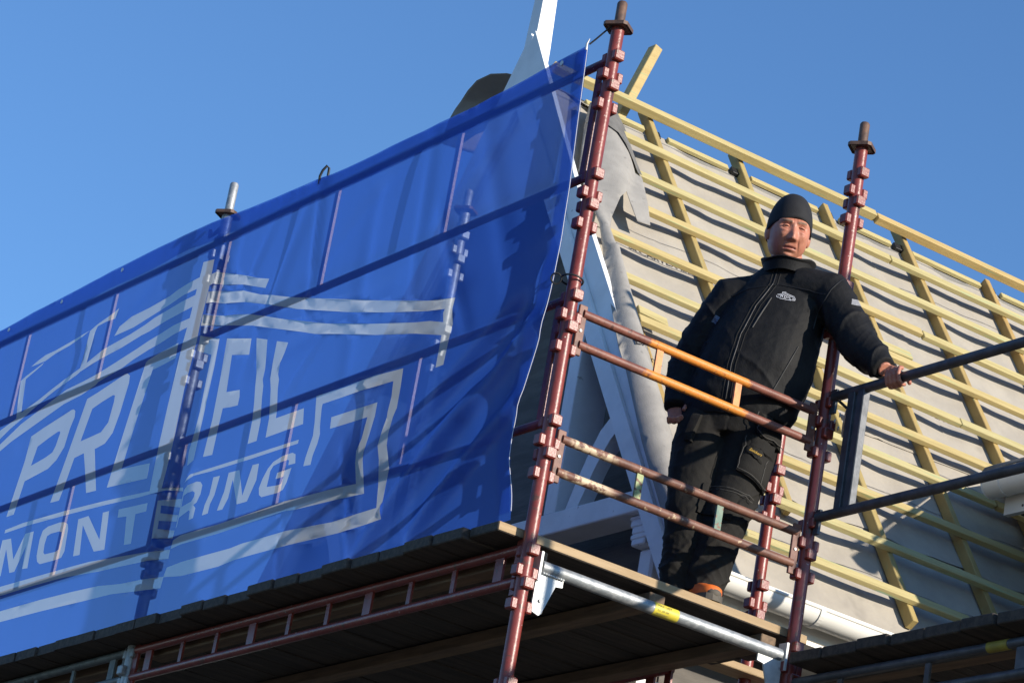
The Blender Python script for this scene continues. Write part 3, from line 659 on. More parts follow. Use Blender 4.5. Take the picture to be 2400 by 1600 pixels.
# ------------------------------------------------------------------ printed mesh banner
PRINT = [
('+','3811,-180 3653,-170 3494,-160 3309,-141 3245,-127 3148,-115 3027,-109 3041,-167 3172,-169 3298,-189 3488,-212 3626,-230 3806,-237'),
('+','5093,-524 4955,-495 4805,-459 4736,-429 4585,-400 4445,-372 4315,-348 4168,-322 4103,-305 3894,-285 3654,-260 3515,-243 3425,-226 3279,-212 3174,-201 3021,-196 3036,-254 3165,-261 3302,-271 3454,-290 3525,-293 3714,-312 3915,-331 4120,-351 4150,-361 4363,-393 4541,-435 4687,-471 4836,-508 4929,-547 5062,-583'),
('+','5042,-623 4906,-591 4663,-520 4416,-469 4214,-429 4056,-415 3926,-400 3734,-379 3530,-356 3432,-341 3317,-329 3205,-313 3043,-311 3040,-355 3184,-363 3302,-382 3410,-391 3555,-409 3662,-428 3904,-448 3924,-459 4059,-482 4224,-499 4479,-560 4712,-606 4877,-647 5013,-676'),
('+','4798,-462 4831,-250 4778,-235 4685,-217 4598,-198 4615,-210 4757,-248 4773,-254 4752,-443'),
('+','4744,-192 4679,-173 4599,-158 4496,-157 4350,-144 4149,-123 4219,-140 4342,-161 4487,-175 4587,-193 4660,-193'),
('+','4160,-321 4164,-166 4147,-126 4078,-107 3983,-90 3927,-81 3874,-68 3899,-116 3991,-110 4074,-117 4097,-142 4102,-306'),
('+','4594,-1019 4535,-738 4531,-692 4510,-616 4393,-590 4132,-545 4110,-547 4089,-560 4080,-592 4102,-646 4117,-740 4168,-798 4240,-831 4478,-853 4512,-1020'),
('-','4423,-682 4324,-658 4231,-640 4208,-642 4201,-652 4216,-717 4236,-747 4308,-763 4448,-778'),
('+','4123,-1025 4054,-765 3986,-518 3876,-507 3610,-471 3584,-473 3551,-491 3542,-530 3566,-677 3598,-769 3661,-810 3762,-818 3702,-929 3638,-1048 3741,-1042 3820,-907 3876,-817 3974,-823 4014,-983 4030,-1029'),
('-','3899,-586 3804,-571 3693,-559 3672,-565 3667,-599 3679,-700 3736,-738 3852,-741 3948,-743'),
('+','3525,-1054 3466,-754 3405,-456 3385,-448 3272,-433 3113,-421 3108,-497 3202,-505 3317,-513 3364,-750 3407,-985 3133,-1005 3128,-1079'),
('+','3038,-35 2930,-47 2918,-188 2926,-380 2920,-460 2939,-687 2929,-910 2940,-1071 2952,-1157 3072,-1163 3077,-1045 3079,-916 3077,-742 3067,-428 3052,-307'),
('+','4571,-1090 4379,-1086 3937,-1098 3511,-1121 3078,-1149 2951,-1159 2773,-1181 2765,-1200 3072,-1165 3174,-1162 3501,-1143 3882,-1124 4324,-1108 4572,-1107'),
('+','2770,-1161 2755,-1142 2690,-1139 2497,-1147 2126,-1156 1988,-1159 1732,-1165 1734,-1182 1913,-1178 2119,-1174 2490,-1164 2655,-1153 2758,-1153'),
('+','2847,-453 2694,-495 2679,-627 2680,-842 2692,-1073 2779,-1078 2792,-1010 2777,-912 2769,-824 2772,-725 2774,-549 2842,-529'),
('+','2602,-517 2356,-573 2331,-658 2522,-613 2498,-794 2369,-811 2360,-845 2362,-884 2433,-878 2501,-869 2506,-945 2510,-1084 2598,-1077 2581,-904 2589,-705'),
('+','2286,-591 2204,-612 2194,-693 2178,-754 2172,-804 2154,-838 2142,-901 2113,-1011 2115,-1096 2192,-1095 2192,-988 2209,-898 2228,-830 2246,-758 2275,-649'),
('+','2114,-639 2020,-664 2038,-704 2046,-755 2036,-810 2019,-836 2012,-882 1981,-981 1975,-1022 1737,-1026 1720,-1099 2036,-1097 2039,-1007 2078,-869 2102,-815 2126,-727 2123,-678'),
('+','2921,-123 2839,-139 2682,-179 2563,-219 2437,-263 2318,-296 2334,-337 2460,-297 2585,-257 2789,-207 2925,-179'),
('+','2915,-212 2807,-237 2652,-272 2529,-305 2364,-361 2221,-403 2066,-445 1804,-513 1319,-633 905,-733 656,-785 684,-820 734,-812 889,-782 1215,-712 1559,-628 1921,-537 1991,-518 2265,-435 2506,-363 2750,-305 2915,-270'),
('+','2918,-327 2723,-373 2441,-437 2280,-486 2084,-544 1716,-644 1322,-739 953,-816 826,-843 741,-864 744,-826 734,-812 684,-820 671,-886 679,-940 683,-1055 740,-1055 740,-918 934,-873 1262,-801 1519,-741 1805,-671 1912,-640 2142,-575 2379,-506 2659,-440 2914,-382'),
('+','1652,-1296 1647,-1261 1615,-1170 1622,-1115 1617,-1132 1648,-990 1431,-992 1195,-999 990,-1004 985,-1082 985,-1173 1004,-1208 1024,-1274 1031,-1317 1001,-1415 908,-1656 1041,-1649 1288,-1639 1676,-1632 1943,-1627 2114,-1625 2250,-1633 2573,-1627 2757,-1602 2733,-1563 2602,-1560 2385,-1561 2173,-1565 2071,-1560 1969,-1562 1701,-1566 1373,-1577 1155,-1581 1000,-1587 1046,-1475 1080,-1366 1091,-1309 1072,-1257 1049,-1200 1051,-1177 1042,-1114 1050,-1046 1415,-1038 1583,-1038 1584,-1058 1570,-1141 1559,-1174 1566,-1215 1588,-1261 1593,-1301'),
('+','1491,-1114 1145,-1117 1145,-1181 1146,-1180 1164,-1253 1188,-1319 1188,-1353 1178,-1417 1155,-1494 1342,-1487 1663,-1482 1734,-1480 2003,-1474 2313,-1477 2639,-1473 2741,-1475 2734,-1438 2657,-1428 2511,-1430 2330,-1434 2019,-1431 1751,-1434 1681,-1433 1391,-1438 1224,-1443 1239,-1358 1245,-1304 1218,-1257 1202,-1169 1202,-1169 1370,-1167 1485,-1165'),
('+','4640,-1392 4493,-1393 4134,-1401 3747,-1407 3539,-1412 3208,-1436 2968,-1455 2751,-1476 2744,-1520 2987,-1497 3186,-1486 3428,-1476 3768,-1452 4112,-1445 4468,-1442 4614,-1441'),
('+','4572,-1521 4425,-1525 3983,-1531 3659,-1540 3394,-1550 3162,-1573 2957,-1585 2754,-1600 2762,-1651 2964,-1636 3239,-1611 3530,-1604 3953,-1591 4395,-1582 4542,-1579'),
('+','4580,-1330 4577,-1142 4477,-1149 4394,-1269 4321,-1150 4231,-1152 4207,-1341 4267,-1336 4282,-1218 4351,-1337 4405,-1335 4506,-1199 4505,-1335'),
('+','4129,-1165 4083,-1152 3963,-1151 3908,-1158 3866,-1175 3849,-1202 3834,-1314 3854,-1343 3921,-1345 4077,-1341 4112,-1323 4132,-1291 4142,-1208'),
('-','4066,-1203 4027,-1196 3940,-1199 3911,-1208 3904,-1230 3902,-1295 3933,-1302 4046,-1297 4065,-1285 4073,-1243'),
('+','3760,-1169 3656,-1170 3483,-1314 3508,-1179 3444,-1182 3407,-1374 3515,-1366 3696,-1208 3658,-1360 3726,-1356'),
('+','3346,-1191 3067,-1207 3063,-1247 3169,-1242 3149,-1386 3217,-1381 3253,-1240 3340,-1231'),
('+','2967,-1213 2760,-1237 2754,-1278 2874,-1259 2870,-1296 2758,-1313 2760,-1343 2870,-1331 2869,-1369 2757,-1386 2751,-1424 2934,-1402 2958,-1303'),
('+','2755,-1196 2699,-1189 2610,-1189 2570,-1198 2544,-1218 2545,-1259 2567,-1293 2594,-1300 2567,-1319 2571,-1364 2610,-1367 2616,-1326 2630,-1318 2723,-1335 2724,-1376 2738,-1381 2744,-1293'),
('-','2729,-1231 2683,-1228 2630,-1229 2605,-1241 2603,-1260 2624,-1279 2721,-1285'),
('+','2454,-1198 2396,-1201 2412,-1286 2436,-1323 2440,-1365 2490,-1366 2484,-1319 2459,-1274'),
('+','2317,-1202 2220,-1208 2149,-1336 2107,-1206 2052,-1210 2049,-1284 2078,-1334 2098,-1370 2185,-1368 2266,-1243 2276,-1325 2311,-1369 2360,-1366 2345,-1328 2326,-1286'),
('+','1961,-1249 1922,-1227 1846,-1215 1766,-1216 1738,-1228 1726,-1270 1784,-1267 1784,-1247 1796,-1241 1863,-1241 1915,-1246 1935,-1264 1937,-1293 1942,-1334 1851,-1343 1821,-1343 1806,-1313 1876,-1311 1870,-1285 1745,-1287 1764,-1346 1793,-1373 1837,-1379 1974,-1373 2000,-1358 2012,-1327 1994,-1287'),
]
BX = -.078
FOLDS = [  # (y0, z0, y1, z1, width, amplitude)
    (.10, -1.02, 1.10, -1.76, .055, -.045), (.14, -1.32, .70, -1.74, .040, -.036), (.25, -.98, 1.45, -1.62, .09, .022), (.12, -.80, .9, -1.30, .06, -.026), (.10, -.70, .42, -1.30, .06, .016), (.35, -1.05, .95, -1.40, .07, .014),
    (2.02, .13, 1.86, -.62, .030, -.012), (2.03, .12, 2.35, -.75, .05, -.010), (1.12, .10, 1.02, -.75, .04, -.009), (.62, -.75, 1.35, -1.05, .05, -.010),
    (2.83, .10, 2.90, -1.78, .040, -.026), (2.74, .05, 2.80, -1.75, .05, .014), (2.2, -.72, 1.2, -.58, .05, .010), (1.7, -.72, 1.95, -.95, .02, -.008),
    (3.2, .05, 4.6, -.62, .06, -.012), (3.5, -.02, 4.9, -.50, .10, .014), (4.2, -.30, 5.2, -.85, .08, -.012), (1.35, -1.25, 1.15, -1.75, .03, -.012),
    (1.75, -1.30, 1.72, -1.75, .02, -.008), (.75, .08, .30, -.80, .06, -.010), (1.5, -.1, 1.45, -1.0, .05, .008), (.25, .08, 1.05, -.45, .045, -.010), (1.25, .05, 1.95, -.40, .05, .009), (.95, -.30, .55, -.95, .035, -.009), (2.35, .05, 2.62, -.50, .035, -.009), (2.95, .10, 2.55, -.35, .03, .008)]
def seg_d(y, z, f):
    dy, dz = f[2]-f[0], f[3]-f[1]; t = ((y-f[0])*dy + (z-f[1])*dz)/(dy*dy+dz*dz)
    tc = max(0, min(1, t)); q = math.hypot(y-f[0]-tc*dy, z-f[1]-tc*dz); e = math.sin(math.pi*min(1, max(0, .12+.76*tc)))**.7
    return q, e
def ban_x(y, z):
    x = BX - .010*math.sin(math.pi*min(1, max(0, (.1-z)/1.9)))*(1+math.sin(y*1.3))
    for f in FOLDS:
        q, e = seg_d(y, z, f)
        if q < 3.2*f[4]: x += (1.5 if abs(f[5]) < .02 else 1.0)*f[5]*e*math.exp(-(q/f[4])**2)
    x += -.010*noise.noise(V(y*1.5, z*.9, .3)) + .0022*noise.noise(V(y*4, z*2.0, 5)) + .0006*noise.noise(V(y*16, z*5, 8))
    x += .004*noise.noise(V(y*22, 0, 3))*math.exp(-max(0, lut(TOP, y)-z)/.10)
    return min(x, -.063)
TOP = [(.07, .148), (.55, .126), (1.1, .116), (1.55, .110), (2.01, .116), (2.5, .138), (3.04, .168), (3.3, .165), (4.12, .160), (4.7, .142), (5.3, .126), (6.1, .14)]
EDGE = [(.07, .148), (.045, -.15), (.018, -.48), (.014, -.66), (.017, -.82), (.043, -1.09), (.085, -1.25), (.107, -1.35), (.118, -1.45), (.112, -1.55), (.07, -1.65), (.049, -1.71), (.035, -1.795)]
polys = []; holes = []
for s, t in PRINT:
    p = [tuple(int(c)/1000 for c in q.split(',')) for q in t.split()]
    (holes if s == '-' else polys).append(p)
def banner_sheet(y0, y1, name, label):
    def top(y): return lut(TOP, y)
    n = int((y1-y0)/.12); ys = [y0+(y1-y0)*k/n for k in range(n+1)]
    outl = ([(q[0], q[1]) for q in EDGE[1:]] if y0 == 0 else [(y0, top(y0)-.001), (y0, -.6), (y0, -1.2), (y0, -1.795)])
    outl += [(y, -1.795) for y in ys if y > outl[-1][0]+.02]
    outl += [(y1, -1.2), (y1, -.6)] + [(y, top(y)) for y in ys[::-1] if y > (.1 if y0 == 0 else y0+.01)]
    if y0 == 0: outl += [EDGE[0]]
    def clip(p):
        for axis_val, keep_less in ((y0 if y0 else -9, False), (y1, True)):
            out = []
            for a, b in zip(p, p[1:]+p[:1]):
                ia = a[0] <= axis_val if keep_less else a[0] >= axis_val; ib = b[0] <= axis_val if keep_less else b[0] >= axis_val
                if ia: out.append(a)
                if ia != ib: t = (axis_val-a[0])/(b[0]-a[0]); out.append((axis_val, a[1]+t*(b[1]-a[1])))
            p = out
            if len(p) < 3: return None
        return p
    P = [q for q in map(clip, polys) if q]; H = [q for q in map(clip, holes) if q]
    vs, fs, of = cdt_sheet(outl, (.026, .024), P+H)
    bm = NB(); bv = [bm.verts.new(V(ban_x(v.x, v.y), v.x, v.y)) for v in vs]
    for f, o in zip(fs, of):
        if 0 not in o: continue
        white = any(1 <= k <= len(P) for k in o) and not any(k > len(P) for k in o)
        try: q = bm.faces.new([bv[i] for i in f])
        except ValueError: continue
        q.material_index = 1 if white else 0
    for v in [v for v in bm.verts if not v.link_faces]: bm.verts.remove(v)
    me = finish(bm, 180)
    o = mobj(name, me, ['banner_blue', 'banner_white'], None, (BX, (y0+y1)/2, -1.8)); tag(o, label, 'banner', 'blue printed banner sheets on the scaffold')
    # sewn hem: a second layer of cloth behind the top edge
    bm = NB(); a, b = [], []
    m = int((y1-y0)/.03)
    for k in range(m+1):
        y = max(y0+(y1-y0)*k/m, .072 if y0 == 0 else -9); zt = top(y)
        row = [bm.verts.new(V(ban_x(y, zt-d)+.005, y, zt-d-.002)) for d in (0, .03, .06, .095 + .004*math.sin(y*9))]
        if a:
            for i in range(3): bm.faces.new((a[i], row[i], row[i+1], a[i+1]))
        a = row
    part('hem', bm, 'banner_hem', o, 180)
    if y0 == 0:
        bm = NB(); a = []
        for k in range(60):
            z = .14 - 1.9*k/59; y = lut([(q[1], q[0]) for q in EDGE], z)
            row = [bm.verts.new(V(ban_x(y+d, z)+.005, y+d+.001, z)) for d in (0, .03, .06, .085)]
            if a:
                for i in range(3): bm.faces.new((a[i], row[i], row[i+1], a[i+1]))
            a = row
        part('hem', bm, 'banner_hem', o, 180)
        # pale selvedge of the free edge
        bm = NB(); pts = [V(ban_x(y, z)-.001, y-.001, z) for y, z in [(lut([(q[1], q[0]) for q in EDGE], .14-1.9*k/59), .14-1.9*k/59) for k in range(60)]]
        sweep(bm, pts, .0013, 5); part('selvedge', bm, 'emblem', o, 60)
    return o
sheet = banner_sheet(0, 6.1, 'scaffold_banner', 'large translucent blue mesh banner printed PROFIL MONTERING with a roof emblem')
for y in (.22, 3.9, 4.55, 5.15):                # eyelets in the hem
    z = lut(TOP, y)-.028; bm = NB(); x = ban_x(y, z)-.004
    sweep(bm, [V(x, y, z), V(x-.003, y, z)], .011, 12); part('eyelet', bm, 'galv_flat', sheet, 40)
# ties, hook, cord
def torus(bm, c, R, r, nrm=(0, 0, 1), seg=20, arc=1.0):
    d, s, u = frame(nrm); sweep(bm, [Vector(c) + (s*math.cos(a)+u*math.sin(a))*R for a in (2*math.pi*arc*k/seg for k in range(seg+1))], r, 6)
bm = NB(); torus(bm, (-.012, .0, -.832), .042, .004, (.12, .1, 1)); torus(bm, (-.075, .012, -.845), .02, .0035, (.2, 1, .3)); o = part('cable_tie', bm, 'black_plastic', None, 60, loc=(0, 0, -.832)); tag(o, 'black cable tie looped round the corner post holding the banner edge', 'cable tie')
bm = NB(); sweep(bm, [(-.078, .062, .150), (-.062, .045, .175), (-.035, .012, .222), (-.028, -.004, .236), (-.03, .002, .25)], .0035, 6); o = part('cord', bm, 'black_plastic', None, 60, loc=(-.078, .062, .15)); tag(o, 'thin black cord from the banner corner up to the top of the red corner post', 'cord')
bm = NB(); sweep(bm, [(-.085, .068, .125), (-.087, .066, .15), (-.082, .060, .172)], [.005, .005, .002], 6); o = part('cable_tie', bm, 'emblem', None, 60, loc=(-.08, .066, .10)); tag(o, 'white tie end at the top corner of the banner', 'cable tie')
bm = NB(); sweep(bm, [(-.088, 2.035, .085), (-.094, 2.03, .12), (-.092, 2.018, .145), (-.082, 2.006, .168), (-.070, 2.005, .160), (-.066, 2.010, .125)], .006, 8); o = part('hook', bm, 'black_plastic', None, 60, loc=(-.088, 2.03, .085)); tag(o, 'black hook clipped over the top edge of the banner', 'hook')
bm = NB(); sweep(bm, [(-.06, 3.07, .14), (-.045, 3.10, .12), (-.02, 3.09, .15), (.0, 3.075, .19)], .009, 8); o = part('cord', bm, 'black_plastic', None, 60, loc=(-.06, 3.07, .14)); tag(o, 'short black tie fixing the banner to the galvanised post', 'cord')
bm = NB(); torus(bm, (1.31, -.115, -2.10), .026, .003, (.6, .8, .1)); sweep(bm, [(1.295, -.10, -2.118), (1.27, -.07, -2.16), (1.25, -.05, -2.19)], .003, 6); o = part('wire_clip', bm, 'galv', None, 60, loc=(1.25, -.05, -2.19)); tag(o, 'thin wire safety clip with a ring beside the post below the deck', 'clip')

# ------------------------------------------------------------------ the man on the deck
FV = V(-.522, -.853, 0); RV = V(.853, -.522, 0); UZ = V(0, 0, 1)
def rotv(v, deg): return Matrix.Rotation(math.radians(deg), 3, 'Z') @ v
TF = rotv(FV, -20); TR = rotv(RV, -20)          # the chest is turned a little to his right
person = empty('person', (.92, .2, DT), 'man in black work jacket, trousers and beanie leaning on the red post behind the rails', 'person')
def oval(c, a, b, F=TF, Rr=TR, n=28, p=2.3, up=None, tilt=0.0):
    out = []
    for k in range(n):
        t = 2*math.pi*k/n; ct, st = math.cos(t), math.sin(t)
        x = a*math.copysign(abs(ct)**(2/p), ct); y = b*math.copysign(abs(st)**(2/p), st)
        out.append(Vector(c) + Rr*x + F*y + UZ*(tilt*y))
    return out
def folds(c, q):
    return 0.0
# --- body under the clothes: one mesh with head, neck, hands
HC = V(1.046, .130, -.200)
HF = (FV*math.cos(math.radians(13)) + UZ*math.sin(math.radians(-13))).normalized(); HR = RV.copy(); HU = HF.cross(HR).normalized()*-1 if HF.cross(HR).z < 0 else HF.cross(HR).normalized()
HF = rotv(HF, 6); HR = rotv(HR, 6); HU = HF.cross(HR).normalized()*-1 if HF.cross(HR).z < 0 else HF.cross(HR).normalized()
def hp(x, y, z): return HC + (HR*x + HF*y + HU*z)*1.035
def ga(x, z, cx, cz, sx, sz): return math.exp(-((x-cx)/sx)**2 - ((z-cz)/sz)**2)
def sst(a, b, t): t = max(0.0, min(1.0, (t-a)/(b-a))); return t*t*(3-2*t)
def face_pt(th, ph):
    pw = .80; st_, ct_ = math.sin(th), math.cos(th)
    st_ = math.copysign(abs(st_)**pw, st_); ct_ = math.copysign(abs(ct_)**pw, ct_)
    dx, dy, dz = math.cos(ph)*st_, math.cos(ph)*ct_, math.sin(ph)
    x, y, z = .0775*dx, .097*dy, .120*dz
    # jaw: squarish, narrowing to the chin
    j = sst(-.01, -.115, z); x *= 1 - .06*j; 
    if y > 0: y *= 1 - .05*j
    x = x*(1 + .10*sst(-.02, -.085, z)*(1-sst(-.085, -.12, z))) if z < 0 else x
    if y > 0:
        w = min(1, y/.05); d = 0
        ax = abs(x)
        d += -.006*ga(ax, z, .0, .03, .05, .05)
        nt = sst(.030, -.036, z)*(1-sst(-.038, -.050, z))
        d += (.005 + .021*nt**1.3)*math.exp(-(x/(.0085+.0065*nt))**2)*(sst(.048, .02, z))*(1-sst(-.040, -.052, z))
        d += .007*ga(ax, z, .0135, -.037, .0075, .0075)                       # nostril wings
        d += -.0105*ga(ax, z, .032, .012, .017, .0095)                        # eye sockets
        d += .0075*ga(ax, z, .030, .032, .024, .0075)                         # brow ridge
        d += .0035*ga(ax, z, .012, .030, .008, .008)
        d += .0065*ga(ax, z, .046, -.020, .020, .018)                         # cheekbones
        d += .004*ga(ax, z, .034, -.006, .012, .005)                          # bags under the eyes
        d += -.004*ga(ax, z, .026+.22*(-.045-z)*1.0, -.058, .0045, .022)      # smile folds
        d += .0035*ga(x, z, 0, -.062, .024, .008) + .0045*ga(x, z, 0, -.0755, .019, .006)   # lips
        d += -.0075*math.exp(-((z+.0685+.10*x*x/.03)/.0024)**2)*sst(.030, .020, ax)         # mouth line
        d += -.004*ga(x, z, 0, -.086, .020, .005)
        d += .0105*ga(x, z, 0, -.102, .022, .015)                             # chin
        d += -.0022*math.exp(-((z-.052)/.002)**2)*(ax < .045) - .0022*ga(ax, z, .007, .034, .0018, .010)
        y += d*w
    return x, y, z
bm = NB(); NL, NP = 150, 120; rows = []
for j in range(1, NP):
    ph = -math.pi/2 + math.pi*j/NP
    row = []
    for i in range(NL):
        t = -math.pi + 2*math.pi*i/NL; t = t*(.55+.45*abs(t)/math.pi)          # denser at the front
        row.append(bm.verts.new(hp(*face_pt(t, ph))))
    rows.append(row)
for a, b in zip(rows, rows[1:]):
    for k in range(NL): bm.faces.new((a[k], a[(k+1) % NL], b[(k+1) % NL], b[k]))
bm.faces.new(rows[0][::-1]); bm.faces.new(rows[-1])
for f in bm.faces:
    q = f.calc_center_median() - HC; x, y, z = q.dot(HR), q.dot(HF), q.dot(HU)
    if y > .06:
        if abs(x) < .023 and -.0765 < z + .05*abs(x) < -.063: f.material_index = 1
        bz = .0335 + .10*(abs(x)-.03) - 3.2*(abs(x)-.03)**2
        if .011 < abs(x) < .050 and abs(z-bz) < .0050: f.material_index = 2
for sg in (-1, 1):                                # ears
    ell(bm, hp(sg*.080, -.008, -.012), (.011, .019, .031), Matrix((HR, HF, HU)).transposed() @ Matrix.Rotation(sg*.35, 3, 'Z'), 14)
bm.normal_update()
head_me = finish(bm, 180)
# neck, trunk and limbs as one fused surface
bm = NB()
sweep(bm, [HC+HU*-.06-HF*.01, V(1.09, .16, -.33), V(1.085, .17, -.42)], [.062, .062, .08], 16)
loft(bm, [oval((1.09, .168, -.40), .16, .09), oval((1.075, .175, -.55), .17, .11), oval((1.03, .20, -.80), .17, .12), oval((1.005, .24, -1.05), .16, .11)])
ARM_L = [V(1.185, -.01, -.452), V(1.228, -.185, -.690), V(1.243, -.345, -.822)]
ARM_R = [V(.953, .319, -.476), V(.868, .425, -.755), V(.822, .405, -.935)]
for A in (ARM_L, ARM_R):
    sweep(bm, [V(1.07, .17, -.46)] + A, [.07, .05, .042, .029], 14)
sweep(bm, [V(1.05, .19, -1.0), V(.985, .16, -1.36), V(.915, .16, -1.70)], [.085, .06, .045], 14)
sweep(bm, [V(.91, .30, -1.0), V(.87, .265, -1.39), V(.875, .265, -1.70)], [.085, .06, .045], 14)
# left hand gripping the dark rail (rail runs along y at x=1.25, z=-.872)
HYc = -.405; RX, RZ = 1.25, -.872
def finger(pts, r): sweep(bm, pts, [r*1.05]+[r]*(len(pts)-2)+[r*.78], 10)
loft(bm, [oval(c, a, b, V(0, 0, 1), V(0, -1, 0), 16, 2.6) for c, a, b in ()] or [[V(1.243, -.345, -.822)+V(.012*math.cos(t), .03*math.sin(t), .026*math.cos(t)) for t in (2*math.pi*k/14 for k in range(14))],
          [V(1.252, -.385, -.828)+V(.026*math.cos(t), .040*math.sin(t), .014*math.cos(t)) for t in (2*math.pi*k/14 for k in range(14))],
          [V(1.240, -.415, -.836)+V(.030*math.cos(t), .042*math.sin(t), .012*math.cos(t)) for t in (2*math.pi*k/14 for k in range(14))],
          [V(1.222, -.425, -.845)+V(.014*math.cos(t), .036*math.sin(t), .016*math.cos(t)) for t in (2*math.pi*k/14 for k in range(14))]])
for k, (dy, r, L_) in enumerate(((.034, .0092, .95), (.011, .0100, 1.05), (-.012, .0097, 1.0), (-.034, .0084, .85))):
    y = -.418 - dy
    finger([V(1.238, y, -.840), V(1.222, y-.002, -.842), V(1.2165, y-.004, -.866-.004*L_), V(1.226, y-.004, -.893-.004*L_), V(1.246, y-.002, -.9035), V(1.262, y, -.899)], r)
finger([V(1.262, -.385, -.836), V(1.283, -.412, -.848), V(1.284, -.442, -.872), V(1.274, -.463, -.893)], .0105)
# right hand hanging half closed beside the hip
W = ARM_R[2]; hd = (V(.815, .365, -1.035)-W).normalized(); hs = TF.cross(hd).normalized(); hn = hd.cross(hs)
def hq(a, b, c): return W + hd*a + hs*b + hn*c
loft(bm, [[hq(a, .001+wd*math.cos(t), th*math.sin(t)) for t in (2*math.pi*k/14 for k in range(14))] for a, wd, th in ((-.01, .027, .022), (.03, .036, .018), (.065, .042, .016), (.092, .040, .013))])
for b, r, L_ in ((.031, .0092, .95), (.010, .0100, 1.08), (-.011, .0096, 1.0), (-.031, .0084, .82)):
    finger([hq(.082, b, 0), hq(.105, b*1.05, .004), hq(.105+.026*L_, b, .016), hq(.105+.036*L_, b*.9, .036), hq(.105+.026*L_, b*.85, .052)], r)
finger([hq(.02, .030, .008), hq(.048, .048, .020), hq(.078, .046, .034), hq(.10, .034, .042)], .0105)
core = fuse(bm, .0038, 3)
jb = bmesh.new(); jb.from_mesh(core); jb.from_mesh(head_me)
bpy.data.meshes.remove(core); bpy.data.meshes.remove(head_me)
me = bpy.data.meshes.new('body'); jb.to_mesh(me); jb.free(); me.polygons.foreach_set('use_smooth', [True]*len(me.polygons))
body = mobj('body', me, ['skin', 'lips', 'brow'], person)
for sg in (-1, 1):                                 # narrowed eyes
    bm = NB(); Rm = Matrix((HR, HF, HU)).transposed(); c = hp(sg*.0315, .0775, .0105)
    ell(bm, c, (.0125, .009, .0042), Rm, 16); ey = part('eye', bm, 'eye_white', body, 180)
    bm = NB(); ell(bm, c+HF*.0055, (.0050, .0045, .0040), Rm, 12); part('iris', bm, 'iris', body, 180)
    bm = NB(); sweep(bm, [hp(sg*x, y, z) for x, y, z in ((.0165, .0805, .0085), (.023, .0865, .0140), (.031, .0880, .0155), (.040, .0845, .0125), (.046, .0765, .0070))], [.0022, .0036, .0040, .0036, .0022], 8); part('eyelid', bm, 'skin', body, 180)
    bm = NB(); sweep(bm, [hp(sg*x, y, z) for x, y, z in ((.0165, .0800, .0065), (.023, .0850, .0055), (.031, .0862, .0045), (.040, .0830, .0045), (.046, .0760, .0060))], [.0018, .0028, .0032, .0028, .0018], 8); part('eyelid', bm, 'skin', body, 180)
# --- beanie
bm = NB(); rings = []
NLh = 64
for j in range(17):
    ring = []
    for i in range(NLh):
        t = 2*math.pi*i/NLh; front = .5+.5*math.cos(t)
        ze = .050*front**1.2 + -.042*(1-front) - .012*math.sin(t)**2
        u = j/16
        z = ze + (.156-ze)*math.sin(u*math.pi/2)**1.0 if j < 16 else .156
        pr_ = math.sqrt(max(0, 1-max(0, z)**2.0/(.157**2.0))) if z > 0 else 1
        pr_ = pr_**.85
        bul = 1.0 + .03*math.sin(math.pi*u)
        ring.append(hp(.0875*pr_*math.sin(t)*bul, (.1045*pr_*math.cos(t) - .006)*bul - .010*u, z + .003*(1-u)*math.sin(t*3+u*4)))
    rings.append(ring)
inner = [[HC + (p-HC)*.955 for p in rings[0]]]
loft(bm, inner + rings, caps=False); bm.faces.new([bm.verts.new(p) for p in rings[-1]]) if False else None
hm = finish(bm, 180); hat = mobj('beanie', hm, 'hat', person)
# --- jacket
def ridge(v, w=.30):
    r = 1 - abs(noise.noise(v))/w
    return r*r if r > 0 else 0.0
def limb_t(c, A):
    best = (9, 0, None); L0 = 0
    for a, b in zip(A, A[1:]):
        d = b-a; t = max(0, min(1, (c-a).dot(d)/d.dot(d))); r = (c-a-d*t).length
        if r < best[0]: best = (r, L0 + t*d.length, c-a-d*t)
        L0 += d.length
    return best
def jk(c, q):
    n = .0045*noise.noise(V(c.x*8, c.y*8, c.z*5)) + .0009*noise.noise(V(c.x*60, c.y*60, c.z*60))
    for A, sd in ((ARM_L, 0), (ARM_R, 5)):
        r, t, o = limb_t(c, A)
        if r < .125 and t > .02:
            m = min(1, t/.12); n += m*(.0095*ridge(V(t*9 + o.z*8, o.x*7 + o.y*7 + sd, sd)) - .003)
            n += m*.0016*ridge(V(t*27 + o.x*20, o.z*14, sd+2.0))
            return n
    m = max(0, min(1, (-.62-c.z)/.25)); f = c - V(1.05, .2, c.z)
    n += (.25+.75*m)*(.0065*ridge(V(c.z*9 + f.dot(TR)*5, f.dot(TR)*4.5, f.dot(TF)*3+7)) - .002)
    n += .0012*ridge(V(c.z*17 - f.dot(TR)*9, f.dot(TR)*8, 3.0))
    for a, b, w, am in CREASE:
        d = b-a; t = max(0, min(1, (c-a).dot(d)/d.dot(d))); r = (c-a-d*t).length
        if r < 3*w: n += .9*am*math.exp(-(r/w)**2)*math.sin(math.pi*min(1, .15+.7*t))
    return n
JF = lambda c, fo: Vector(c) + TF*fo
CREASE = []
